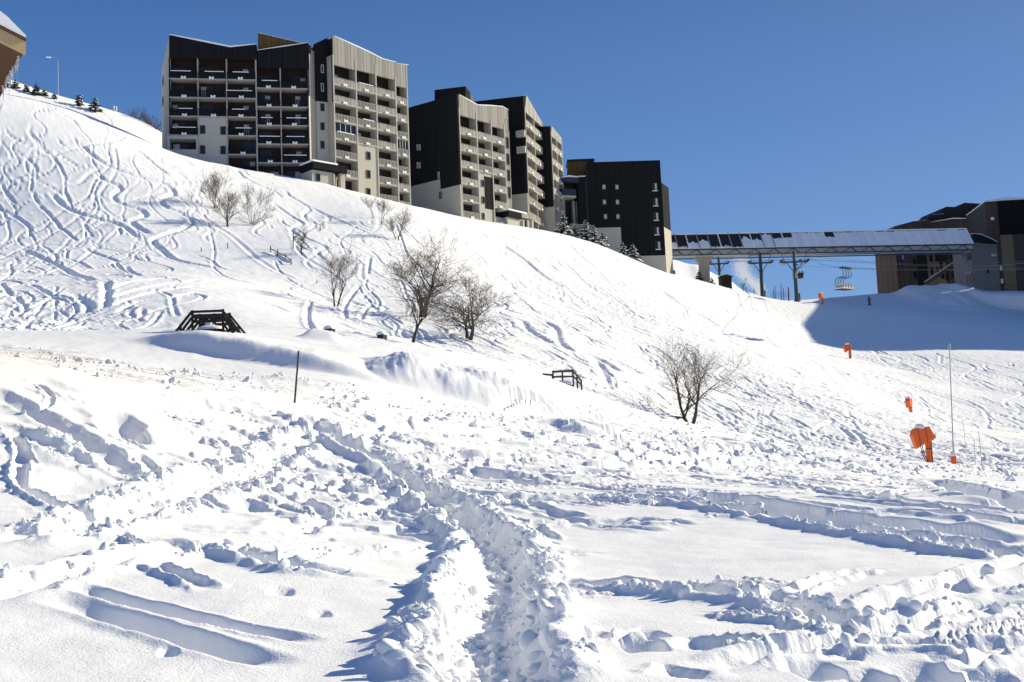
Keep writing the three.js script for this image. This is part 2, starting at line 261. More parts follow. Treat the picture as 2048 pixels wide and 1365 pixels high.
// --- the banks beside the ploughed path
bank(smoothLine([[255, 712], [330, 690], [410, 672], [520, 668], [620, 684], [720, 704], [830, 722]].map(([u, v], i) => { const p = at(u, v, 50.4 - .8 * i); return [p.x, 50.4 - .8 * i]; }), .4), .66, 1.1, 5, .22);
bank(smoothLine([[670, 765], [760, 738], [850, 718], [940, 714], [1020, 728], [1090, 756], [1165, 785]].map(([u, v], i) => { const p = at(u, v, 47.4 + .4 * i); return [p.x, 47.4 + .4 * i]; }), .4), .95, 2.6, 4.5, .75);
bank(smoothLine([[1770, 590], [1850, 576], [1905, 566], [1958, 574]].map(([u, v]) => { const p = at(u, v, 243); return [p.x, 243]; }), .8), 1.9, 24, 8);
bank(smoothLine(px([[600, 672], [650, 678], [700, 684]], 50), .4), .4, 1.6, 2);
bank(smoothLine(px([[1100, 858], [1180, 868], [1260, 872]], 20), .4), .45, 1.2, 2.5);

// --- the foreground: trodden trench, old ski grooves, drifted-over footprints
const chop = { near: 4 };
track([[1035, 1400], [985, 1300], [985, 1210], [1003, 1130], [985, 1085], [925, 1038], [885, 1008], [835, 965], [770, 922], [700, 890], [640, 852], [575, 820]], { w: .62, d: .42, b: .24, rg: 1, flat: .25, wander: .4, left: 1.6, near: 4, soft: .25 }, .2);
track([[1045, 1165], [1150, 1168], [1300, 1180], [1450, 1192], [1570, 1212], [1660, 1245], [1745, 1278]], { w: .3, d: .36, b: .16, rg: 1, flat: .4, near: 4 }, .2);
track([[1690, 1240], [1800, 1198], [1930, 1160], [2060, 1128], [2150, 1100]], { w: .28, d: .22, b: .1, rg: .45, flat: .5, near: 4 }, .2);
track([[1350, 1345], [1500, 1318], [1680, 1285], [1850, 1245], [2060, 1190]], { w: .3, d: .2, b: .14, rg: .9, flat: .5, near: 4 }, .2);
track([[940, 1015], [1060, 998], [1200, 1000], [1380, 1012], [1560, 1038], [1750, 1072], [1920, 1100], [2100, 1128]], { w: .36, d: .14, b: .22, rg: 1, flat: .4, near: 4 }, .2);
track([[1235, 990], [1300, 988], [1400, 998], [1520, 1016], [1660, 1040], [1800, 1060], [2060, 1085]], { w: .42, d: .34, b: .12, rg: .15, flat: .3, near: 4, soft: .3 }, .2);
track([[835, 928], [900, 936], [980, 950], [1040, 960], [1095, 974]], { w: .42, d: .42, b: .1, rg: .05, flat: .3, near: 4, soft: .2 }, .2);
track([[850, 893], [950, 912], [1100, 928], [1250, 936], [1400, 930], [1600, 938], [1800, 955]], { w: .45, d: .32, b: .1, rg: .25, flat: .3, near: 20, soft: .3 }, .3);
track([[930, 872], [1100, 900], [1300, 915], [1500, 915], [1700, 925]], { w: .4, d: .25, b: .1, rg: .3, near: 20, soft: .3 }, .3);
track([[700, 838], [850, 858], [1000, 872], [1150, 885], [1350, 898], [1560, 900]], { w: .45, d: .3, b: .12, rg: .6, near: 20 }, .3);
track([[1300, 880], [1450, 905], [1600, 925], [1780, 948]], { w: .4, d: .25, b: .1, rg: .35, near: 20 }, .3);
track([[1400, 870], [1550, 900], [1700, 925], [1850, 935]], { w: .4, d: .25, b: .1, rg: .4, near: 20 }, .3);
track([[1500, 955], [1650, 985], [1800, 1003], [1960, 1018], [2100, 1030]], { w: .3, d: .24, b: .1, rg: .5, near: 4 }, .2);
track([[1840, 957], [1900, 972], [1960, 990], [2060, 1004], [2150, 1012]], { w: .5, d: .42, b: .1, rg: .08, near: 4, soft: .3 }, .2);
track([[1700, 1022], [1800, 1024], [1950, 1038], [2100, 1050]], { w: .36, d: .28, b: .1, rg: .3, near: 4, soft: .2 }, .2);
track([[1960, 1003], [2020, 1010], [2100, 1020]], { w: .6, d: .4, b: .05, near: 4, soft: .3 }, .2);
track([[-60, 768], [0, 792], [70, 826], [140, 862], [200, 895], [250, 938], [320, 972]], { w: .5, d: .34, b: .08, rg: .3, flat: .15, near: 4, soft: .6 }, .2);
track([[-60, 850], [0, 850], [80, 880], [160, 918], [240, 955], [320, 985]], { w: .5, d: .2, b: .15, rg: 1, flat: .4, near: 4 }, .2);
track([[640, 858], [570, 900], [480, 945], [400, 968], [330, 1000], [220, 1045], [90, 1070], [-60, 1080]], { w: .6, d: .28, b: .2, rg: 1, flat: .4, near: 4 }, .2);
track([[400, 965], [520, 950], [640, 958], [760, 975], [860, 995]], { w: .5, d: .16, b: .18, rg: .9, flat: .4, near: 4 }, .2);
track([[60, 752], [110, 772], [175, 786]], { w: .34, d: .3, b: .05, flat: .2, near: 4, soft: .5 }, .2);
track([[195, 806], [235, 840], [255, 875], [290, 890]], { w: .42, d: .4, b: .08, rg: .1, flat: .2, near: 4, soft: .5 }, .2);
track([[170, 890], [230, 912], [300, 938]], { w: .5, d: .35, b: .1, rg: .2, near: 4, soft: .3 }, .2);
track([[430, 985], [480, 1010], [540, 1030]], { w: .5, d: .42, b: .1, near: 4, soft: .3 }, .2);
track([[360, 1028], [400, 1032], [440, 1040]], { w: .4, d: .35, b: .1, near: 4, soft: .3 }, .2);
track([[20, 985], [80, 975], [170, 972], [240, 965]], { w: .45, d: .22, b: .08, near: 4, soft: .5 }, .2);
track([[-60, 1075], [40, 1062], [130, 1078], [220, 1072]], { w: .35, d: .32, b: .15, rg: .6, near: 4 }, .2);
track([[-80, 1205], [0, 1186], [120, 1150], [250, 1122], [360, 1106], [470, 1092]], { w: .42, d: .26, b: .14, rg: .55, flat: .5, near: 4 }, .2);
track([[250, 1080], [330, 1090], [420, 1105], [500, 1120], [580, 1140], [680, 1150], [780, 1160]], { w: .3, d: .16, b: .18, rg: 1, flat: .4, near: 4 }, .2);
track([[540, 1135], [620, 1120], [720, 1113], [820, 1108], [890, 1095]], { w: .28, d: .32, b: .12, rg: .5, near: 4, soft: .1 }, .2);
track([[540, 1070], [620, 1050], [700, 1030], [790, 1005], [880, 1000]], { w: .3, d: .2, b: .14, rg: .6, near: 4 }, .2);
track([[560, 1075], [600, 1060], [640, 1048]], { w: .35, d: .35, b: .12, near: 4, soft: .3 }, .2);
track([[120, 1162], [200, 1188], [300, 1213], [420, 1245], [540, 1265], [660, 1290]], { w: .12, d: .15, b: .03, flat: .2, near: 4, soft: .4, wander: .1 }, .1);
track([[75, 1192], [150, 1208], [260, 1240], [370, 1275], [460, 1300], [600, 1330]], { w: .17, d: .21, b: .03, flat: .2, near: 4, soft: .4, wander: .1 }, .1);
track([[540, 1310], [600, 1325], [640, 1320]], { w: .28, d: .25, b: .03, near: 4, soft: .35 }, .1);
for (const [u, v, w, d] of [[1195, 1272, .2, .22], [1282, 1290, .26, .3], [1310, 1270, .16, .15], [335, 1302, .12, .1], [1640, 1345, .28, .3], [1735, 1358, .26, .25], [1860, 1352, .3, .22], [1105, 1090, .14, .12], [640, 1225, .14, .1], [560, 1185, .2, .1], [640, 875, .3, .2], [1010, 1290, .2, .2]]) { const p = ground(u, v); if (p) groove([[p[0] - w * .8, p[1]], [p[0], p[1] + .02], [p[0] + w * .8, p[1] + .05]], { w, d, fade: .1, flat: .1, soft: .4, wander: .4 }); }
{ // boot prints along the bottom of the trench
  const line = smoothLine(px([[1035, 1400], [985, 1300], [985, 1210], [1003, 1130], [985, 1085], [925, 1038], [885, 1008], [835, 965], [770, 922], [700, 890]], 4), .34), r = rng(23);
  line.forEach(([x, D], i) => { const s = (i % 2 ? 1 : -1) * .1, q = line[Math.min(i + 1, line.length - 1)], a = Math.atan2(q[1] - D, q[0] - x) + (r() - .5) * .5; groove([[x + s - .1 * Math.cos(a), D - .1 * Math.sin(a)], [x + s + .1 * Math.cos(a), D + .1 * Math.sin(a)]], { w: .075, d: .30 + .12 * r(), b: 0, fade: .02, flat: .3, soft: .3, wander: .3 }); });
}
{ // half-filled old tracks, wind ripples and dents between the fresh ones
  const r = rng(17), calm = [[1080, 1980, 1045, 1160], [-60, 720, 1140, 1400], [1080, 1330, 1190, 1400], [1420, 1800, 955, 990]], inCalm = (u, v) => calm.some(([a, b, c, d]) => u > a && u < b && v > c && v < d);
  for (const [n, v0, v1, u0, u1, w0, dm, Lm] of [[75, 900, 1365, -40, 2090, .07, .05, 3], [200, 815, 960, 280, 2090, .13, .10, 8], [12, 745, 900, -40, 600, .1, .08, 5], [60, 870, 1000, 1200, 2090, .12, .10, 9]]) for (let i = 0; i < n; i++) {
    const u = lerp(u0, u1, r()), v = lerp(v0, v1, r()); if (inCalm(u, v)) continue; const P = ground(u, v, 4); if (!P || P[1] > 66) continue;
    let [x, D] = P, a = (r() < .5 ? -.35 : .2) + (r() - .5) * 1.3, L = Lm * (.25 + r()), ph = r() * 6; const line = [[x, D]]; for (let s = 0; s < L; s += .3) { a += .12 * Math.sin(s * 1.1 + ph) + (r() - .5) * .12; x += .3 * Math.cos(a); D += .3 * Math.sin(a) * 1.4; line.push([x, D]); }
    groove(line, { w: w0 * (.7 + 1.1 * r()), d: dm * (.35 + r()), b: .03 + .05 * r(), rg: r() < .3 ? .4 * r() : .02, flat: .1, soft: .5, wander: .45, fade: .6 });
  }
  for (let i = 0; i < 90; i++) { const u = lerp(-40, 2090, r()), v = lerp(860, 1365, r()); if (inCalm(u, v)) continue; const P = ground(u, v, 4); if (!P) continue; const w = (.08 + .14 * r()) * (P[1] > 20 ? 1.5 : 1), a = r() * 3.1; groove([[P[0] - w * Math.cos(a), P[1] - w * Math.sin(a)], [P[0], P[1]], [P[0] + w * Math.cos(a), P[1] + w * Math.sin(a)]], { w, d: w * (.2 + .4 * r()), b: .02, fade: .05, flat: .1, soft: .5, wander: .45 }); }
}
{ // the ploughed path between field and bank: churned and gritty
  const line = smoothLine(px([[-200, 690], [0, 700], [120, 718], [250, 742], [380, 748], [520, 762], [620, 780], [720, 790], [850, 835], [1000, 850], [1180, 868]], 20), .4);
  along(line, 4.2, (k, dist, side, L) => { const m = (1 - sstep(2.2, 4, dist)) * .4; if (m > rough[k]) rough[k] = m; const q = (1 - sstep(1.6, 3.6, dist)) * (1 - sstep(16, 34, L)); if (q > dirt[k]) dirt[k] = q; });
}
for (const [P, R, m] of [[[[660, 800], [780, 815], [900, 845], [1050, 850]], 3, .55], [[[1050, 870], [1250, 885], [1450, 900]], 4, .6], [[[480, 850], [640, 880], [800, 890]], 3, .5], [[[1450, 880], [1650, 900], [1850, 945]], 7, .42], [[[1250, 560], [1400, 640], [1600, 760], [1740, 860]], 26, .34], [[[40, 620], [160, 640], [300, 650]], 8, .4], [[[60, 250], [200, 330], [330, 420]], 26, .2], [[[1720, 740], [1790, 800], [1830, 850]], 5, .8]])
  along(smoothLine(px(P, 20), 1), R, (k, dist) => { const q = m * (1 - sstep(.35, 1, dist / R)); if (q > rough[k]) rough[k] = q; });

const hSnow = new Float32Array(NV);
for (let k = 0; k < NV; k++) {
  const x = gx[k], D = gd[k], r = Math.hypot(x, D + RX0); let h = hBase[k];
  if (D > 1 && r < 270) {
    const far = sstep(45, 75, D);
    h += lerp(.05, .16, far) * fbm(x * .11, D * .11, 3) * sstep(4, 14, r) * (1 - sstep(160, 200, D) * .7);
    h += lerp(.030, .03, far) * noise(x * .9 + 31, D * .9) + .011 * noise(x * 2.6, D * 2.6 + 9);
    if (far > 0 && D < 235) { const sp = clamp(.55 + 1.1 * noise(x * .045 + 5, D * .045), .12, 1); h += far * sp * (.055 * Math.abs(noise(x * .62 + D * .25, D * .55)) + .04 * noise(x * 1.5, D * 1.1 + 4) + .02 * noise(x * 3.4, D * 2.6)); }
    let g = neg[k], b = pos_[k];
    h += g + b * (g < -.04 ? .35 : 1);
    const m = rough[k];
    if (m > .01) {
      const s1 = lerp(lerp(2.5, 1.25, sstep(10, 40, D)), .95, far), wx = .3 * noise(x * 1.7, D * 1.7), wd = .3 * noise(x * 1.7 + 9, D * 1.7), dome = (c, i, lo, R) => i > lo ? Math.pow(Math.max(0, 1 - (c / R) ** 2), .85) * (.35 + .65 * (i - lo) / (1 - lo)) : 0;
      const [c1, i1] = cells((x + wx) * s1, (D + wd) * s1), [c2, i2] = cells((x + wx * .5) * s1 * 2.1 + 7, (D + wd * .5) * s1 * 2.1), [c3, i3] = cells(x * s1 * 4.7 + 3, D * s1 * 4.7);
      const cl = lerp(clamp(.5 + 1.5 * noise(x * .45 + 3, D * .45), .15, 1.15), 1, far), lump = dome(c1, i1, .74, .5) * .10 + dome(c2, i2, .55, .52) * .06 + dome(c3, i3, .35, .5) * .02 * (1 - sstep(9, 16, D)) - .02;
      h += m * cl * lump * lerp(.8, 1.2, far) + m * .06 * fbm(x * 1.9, D * 1.9, 4) + m * cl * .03 * (1 - sstep(14, 30, D)) * Math.abs(noise(x * 4.5, D * 4.5));
    }
  }
  hSnow[k] = h;
}
const groundY = (x, z) => gridAt(hSnow, x, -z);
{
  const P = new Float32Array(NV * 3), UV = new Float32Array(NV * 2), C = new Float32Array(NV * 3), idx = new Uint32Array((NC - 1) * (NR - 1) * 6);
  for (let k = 0; k < NV; k++) {
    P[k * 3] = gx[k]; P[k * 3 + 1] = hSnow[k]; P[k * 3 + 2] = -gd[k]; UV[k * 2] = gx[k] / 2.7; UV[k * 2 + 1] = gd[k] / 2.7;
    // grit and mud on the ploughed path: speckled matter, not a shade
    let q = 0; if (dirt[k] > 0) { const n = fbm(gx[k] * .55, gd[k] * .8 + 40, 4), f = noise(gx[k] * 6, gd[k] * 6); q = dirt[k] * clamp((n + .22) * 1.7, 0, 1) * clamp(.55 + f * 1.3, .1, 1); }
    C[k * 3] = lerp(1, .36, q); C[k * 3 + 1] = lerp(1, .365, q); C[k * 3 + 2] = lerp(1, .37, q);
  }
  let o = 0; for (let r = 0; r < NR - 1; r++) for (let c = 0; c < NC - 1; c++) { const a = r * NC + c, b = a + 1, d = a + NC, e = d + 1; idx[o++] = a; idx[o++] = b; idx[o++] = d; idx[o++] = b; idx[o++] = e; idx[o++] = d; }
  const g = new THREE.BufferGeometry(); g.setAttribute('position', new THREE.BufferAttribute(P, 3)); g.setAttribute('uv', new THREE.BufferAttribute(UV, 2)); g.setAttribute('color', new THREE.BufferAttribute(C, 3)); g.setIndex(new THREE.BufferAttribute(idx, 1)); g.computeVertexNormals();
  const grain = tex(512, 512, (u, v) => { let s = .5 + .3 * tnoise(u, v, 24) + .3 * tnoise(u, v, 60, 5) + .34 * tnoise(u, v, 128, 9) + .3 * tnoise(u, v, 240, 3); return [s, s, s]; });
  const snow = new THREE.MeshStandardMaterial({ color: new THREE.Color().setRGB(.90, .905, .91), roughness: .92, vertexColors: true, bumpMap: grain, bumpScale: .012 });
  const m = mesh('snow_ground', g, snow, scene); m.userData.kind = 'structure'; m.userData.label = 'snow covered hillside with ski tracks and a trodden trench';
}
const M = {};
M.snow = std([.90, .905, .91], .95);
{ // lumps thrown up beside trench and tracks, too many to count
  const r = rng(91), lumps = [];
  for (let v = 0; v < 4; v++) { let g = new THREE.IcosahedronGeometry(1, 2); g.deleteAttribute('uv'); g.deleteAttribute('normal'); g = mergeVertices(g, 1e-4); const p = g.attributes.position; for (let i = 0; i < p.count; i++) { const x = p.getX(i), y = p.getY(i), z = p.getZ(i), s = 1 + .4 * noise(x * 1.1 + v * 9, y * 1.1 + z * .9) + .16 * noise(x * 2.4 + z * 2, y * 2.4 + v * 5); p.setXYZ(i, x * s, y * s * .78, z * s); } g.computeVertexNormals(); lumps.push(g); }
  const spots = [[], [], [], []], q = new THREE.Quaternion(), e = new THREE.Euler(), m4 = new THREE.Matrix4();
  let n = 0;
  for (let tries = 0; tries < 900000 && n < 15000; tries++) {
    const l = lerp(Math.log(13.5), Math.log(62), r()), t = lerp(-.5, .5, r()), R = Math.exp(l), x = R * Math.sin(t), D = R * Math.cos(t) - RX0, m = gridAt(rough, x, D);
    if (m < .25 || r() > m * m * .2) continue; const cl = noise(x * .8 + 50, D * .8); if (r() > .35 + cl * 1.6) continue;
    const s = (.010 + .026 * r() * r() + .06 * Math.pow(r(), 8)) * (R > 30 ? 1.35 : 1);
    e.set(r() * 6, r() * 6, r() * 6); q.setFromEuler(e); const vi = Math.floor(r() * 4);
    spots[vi].push(m4.compose(V(x, gridAt(hSnow, x, D) + s * .25, -D), q, V(s * (1 + .6 * r()), s * (.7 + .5 * r()), s * (1 + .6 * r()))).clone()); n++;
  }
  spots.forEach((list, i) => { const im = new THREE.InstancedMesh(lumps[i], M.snow, list.length); list.forEach((m, k) => im.setMatrixAt(k, m)); im.name = numbered('snow_clumps'); im.castShadow = im.receiveShadow = true; tag(im, ['loose crumbs of snow thrown up along the trodden trench', 'small broken lumps of snow strewn beside the ski grooves', 'rounded snow crumbs scattered over the churned foreground', 'little snow balls lying on the churned bands'][i], 'snow clumps', 'loose snow lumps in the foreground', 'stuff'); scene.add(im); });
}

// ------------------------------------------------------------------ building materials
{
  const boards = (seed) => tex(256, 256, (u, v) => { const b = Math.floor(u * 16), h = PERM[(b + seed) & 255] / 255, e = Math.abs((u * 16) % 1 - .5) > .44 ? .55 : 1, g = .5 + .5 * tnoise(u, v * .06, 96, b) + .25 * tnoise(u, v, 8, 4); const s = clamp((.55 + .4 * h) * (.75 + .4 * g) * e, 0, 1); return [s, s, s]; });
  const b1 = boards(3), b2 = boards(40);
  M.black = new THREE.MeshPhysicalMaterial({ color: new THREE.Color().setRGB(.017, .018, .019), roughness: .95, specularIntensity: .25, map: b1 });
  M.greyWood = std([.45, .42, .365], .9, { map: b2 });
  const plaster = tex(256, 256, (u, v) => { const s = .86 + .12 * tnoise(u, v, 6) + .08 * tnoise(u, v * .3, 30, 7) + .06 * tnoise(u, v, 70, 2); return [s, s, s]; });
  M.white = std([.52, .495, .425], .9, { map: plaster });
  M.cream = std([.56, .52, .42], .9, { map: plaster });
  M.concrete = std([.29, .268, .255], .9, { map: plaster });
  M.ochre = std([.13, .08, .018], .85, { map: b1 });
  M.redBrown = std([.028, .012, .009], .8, { map: b2 });
  M.brown = std([.12, .078, .052], .85, { map: b2 });
  M.darkBrown = std([.022, .017, .014], .85, { map: b1 });
  M.tan = std([.25, .195, .12], .9, { map: plaster });
  M.taupe = std([.085, .072, .06], .9, { map: plaster });
  M.frame = std([.05, .04, .035], .6);
  M.frameWhite = std([.6, .6, .58], .6);
  M.glass = std([.012, .016, .022], .06, { metalness: .0 });
  M.curtain = std([.42, .42, .42], .9);
  M.plaque = std([.78, .78, .76], .6);
  M.steel = std([.040, .056, .058], .6);
  M.steelLight = std([.33, .34, .35], .6, { metalness: .2 });
  M.darkWood = std([.030, .024, .016], .85, { map: b1 });
  M.navy = std([.018, .02, .05], .6);
}
// a vertical plane seen in the photograph: from pixel column u0 at D0 metres ahead to u1 at D1
function frame(u0, D0, u1, D1, vref = 300) {
  const a = at(u0, vref, D0), b = at(u1, vref, D1), e = V(b.x - a.x, 0, b.z - a.z), L = e.length(); e.normalize();
  const n = V(-e.z, 0, e.x), q = new THREE.Quaternion().setFromRotationMatrix(new THREE.Matrix4().makeBasis(e, V(0, 1, 0), n));
  return { o: V(a.x, 0, a.z), e, n, q, L };
}
const turned = (F, s, n, deg) => { const a = deg * Math.PI / 180, e = F.e.clone().multiplyScalar(Math.cos(a)).addScaledVector(F.n, Math.sin(a)), nn = V(-e.z, 0, e.x); return { o: F.o.clone().addScaledVector(F.e, s).addScaledVector(F.n, n), e, n: nn, q: new THREE.Quaternion().setFromRotationMatrix(new THREE.Matrix4().makeBasis(e, V(0, 1, 0), nn)) }; };
function on(F, u, v) { const d = rayDir(u, v), p = camera.position, t = F.o.clone().sub(p).dot(F.n) / d.dot(F.n), w = d.multiplyScalar(t).add(p); return [w.clone().sub(F.o).dot(F.e), w.y]; }
const sOf = (F, u, v = 250) => on(F, u, v)[0], yOf = (F, u, v) => on(F, u, v)[1];
let B = null;      // the building being built
function put(F, s, y, n, name, geo, mat, parent = B) {
  const m = mesh(name, geo, mat, parent);
  m.position.copy(F.o).addScaledVector(F.e, s).addScaledVector(F.n, n); m.position.y += y; m.position.sub(B.position); m.quaternion.copy(F.q); return m;
}
const kid = (p, s, y, n, name, geo, mat) => { const m = mesh(name, geo, mat, p); m.position.set(s, y, n); return m; };
const boxCache = new Map();
function bx(w, h, d) { const k = [w, h, d].map(x => x.toFixed(2)).join(); if (!boxCache.has(k)) { const g = new THREE.BoxGeometry(w, h, d), p = g.attributes.position, nn = g.attributes.normal, uv = g.attributes.uv; for (let i = 0; i < p.count; i++) { const ax = Math.abs(nn.getX(i)) > .5, ay = Math.abs(nn.getY(i)) > .5; uv.setXY(i, (ax ? p.getZ(i) : p.getX(i)) / 2.4, (ay ? p.getZ(i) : p.getY(i)) / 2.4); } boxCache.set(k, g); } return boxCache.get(k); }
const prism = (poly, depth) => { const g = new THREE.ExtrudeGeometry(new THREE.Shape(poly.map(p => new THREE.Vector2(p[0], p[1]))), { depth, bevelEnabled: false }); const uv = g.attributes.uv, p = g.attributes.position, nn = g.attributes.normal; for (let i = 0; i < uv.count; i++) uv.setXY(i, (Math.abs(nn.getZ(i)) > .5 ? p.getX(i) : p.getZ(i)) / 2.4, (Math.abs(nn.getY(i)) > .7 ? p.getX(i) : p.getY(i)) / 2.4); return g; };
// a slab of plan-and-height outline poly=[[s,y]...] reaching from n0 to n1
const panel = (F, poly, n0, n1, name, mat, parent) => put(F, 0, 0, n0, name, prism(poly, n1 - n0), mat, parent);
const rect = (F, s0, s1, y0, y1, n0, n1, name, mat, parent) => put(F, (s0 + s1) / 2, (y0 + y1) / 2, (n0 + n1) / 2, name, bx(s1 - s0, y1 - y0, n1 - n0), mat, parent);
// snow lying on a roof edge that follows profile=[[s,y]...]
function roofSnow(F, prof, n0, n1, t = .3) {
  const top = prof.map(([s, y], i) => [s, y + t * (.75 + .5 * noise(s * .7, y)) * (i === 0 || i === prof.length - 1 ? .45 : 1)]).reverse();
  return panel(F, [...prof.map(([s, y]) => [s, y + .004]), ...top], n0, n1, 'roof_snow', M.snow);
}
function wind(F, s, y, n, w, h, curtain = 0, frameMat = M.frame, name = 'window') { // frame with a recessed pane
  const t = .07, g = merge([box(t, h, .1, -w / 2 + t / 2), box(t, h, .1, w / 2 - t / 2), box(w - 2 * t, t, .1, 0, h / 2 - t / 2), box(w - 2 * t, t, .1, 0, -h / 2 + t / 2), ...(w > 1 ? [box(t, h - 2 * t, .08)] : [])]);
  const key = 'W' + w.toFixed(2) + h.toFixed(2); if (!boxCache.has(key)) boxCache.set(key, g);
  const m = put(F, s, y, n + .05, name, boxCache.get(key), frameMat); kid(m, 0, 0, -.02, 'pane', bx(w - 2 * t, h - 2 * t, .02), M.glass);
  if (curtain) kid(m, curtain * (w / 4 - t / 2), 0, -.006, 'curtain', bx(w / 2 - 1.6 * t, h - 2.4 * t, .012), M.curtain); return m;
}
function railGeo(w, kind) {
  const k = 'R' + kind + w.toFixed(2); if (boxCache.has(k)) return boxCache.get(k); let g;
  if (kind === 'slat') { const l = [box(w, .09, .1, 0, .96), box(w, .08, .06, 0, .08)], n = Math.max(4, Math.round(w / .27)); for (let i = 0; i < n; i++) l.push(box(.15, .86, .05, -w / 2 + (i + .5) * w / n, .5)); g = merge(l); }
  else { const l = [box(w, .07, .12, 0, 1.0)], n = 3; for (let i = 0; i < n; i++) l.push(box(w, .29, .06, 0, .16 + i * .305)); g = merge(l); const p = g.attributes.position, uv = g.attributes.uv; for (let i = 0; i < p.count; i++) uv.setXY(i, p.getX(i) / 2.4, p.getY(i) / 2.4); }
  boxCache.set(k, g); return g;
}
const bracketGeo = (() => { const s = new THREE.Shape([[-.34, -.2], [-.16, -.2], [-.08, -.12], [.08, -.12], [.16, -.2], [.34, -.2], [.34, .2], [.16, .2], [.08, .1], [-.08, .1], [-.16, .2], [-.34, .2]].map(p => new THREE.Vector2(...p))); return new THREE.ExtrudeGeometry(s, { depth: .16, bevelEnabled: false }); })();
const RS = rng(400);
// one column of loggias between s0 and s1: a balcony (slab, parapet, bracket) and a glazed door per floor level
function column(F, s0, s1, levels, { depth = 1.5, rails, railMat, slabMat = M.white, snow = 0, winSide = 1, n = 0, door = true, glazed = [] } = {}) {
  const w = s1 - s0;
  levels.forEach((y, i) => {
    const kind = rails[Math.min(i, rails.length - 1)], mat = Array.isArray(railMat) ? railMat[Math.min(i, railMat.length - 1)] : railMat;
    const b = put(F, (s0 + s1) / 2, y - .1, n - depth / 2 + .08, 'balcony', bx(w - .012, .2, depth + .16), slabMat);
    kid(b, 0, .10, depth / 2 + .05, 'parapet', railGeo(w - .03, kind), mat);
    kid(b, (RS() - .5) * .3, .18, depth / 2 + .09, 'bracket', bracketGeo, M.plaque);
    if (snow && RS() < snow) kid(b, (RS() - .5) * w * .2, 1.17, depth / 2 + .05, 'rail_snow', bx(w * (.4 + .55 * RS()), .1, .16), M.snow);
    if (door) { const dw = Math.min(1.7, w * .5), ds = winSide * (w / 2 - dw / 2 - .25); wind(F, (s0 + s1) / 2 + ds, y + 1.08, n - depth + .02, dw, 2.1, RS() < .55 ? (RS() < .5 ? -1 : 1) : 0, M.frame, 'balcony_door'); }
    if (glazed.includes(i)) { const gz = put(F, (s0 + s1) / 2, y + 1.75, n - .02, 'glazed_screen', merge([box(w - .2, .08, .08, 0, .78), ...[-.5, -.25, 0, .25, .5].map(f => box(.07, 1.5, .08, f * (w - .3)))]), M.frameWhite); kid(gz, 0, 0, 0, 'pane', bx(w - .3, 1.45, .02), M.glass); }
  });
}
const divider = (F, s, y0, y1, depth, n = 0, t = .2, mat = M.white) => rect(F, s - t / 2, s + t / 2, y0, y1, n - depth, n + .16, 'divider_wall', mat);
const prof = (F, list) => list.map(([u, v]) => on(F, u, v));
const levelsFrom = (y0, n, step = 2.8) => Array.from({ length: n }, (_, i) => y0 - i * step);

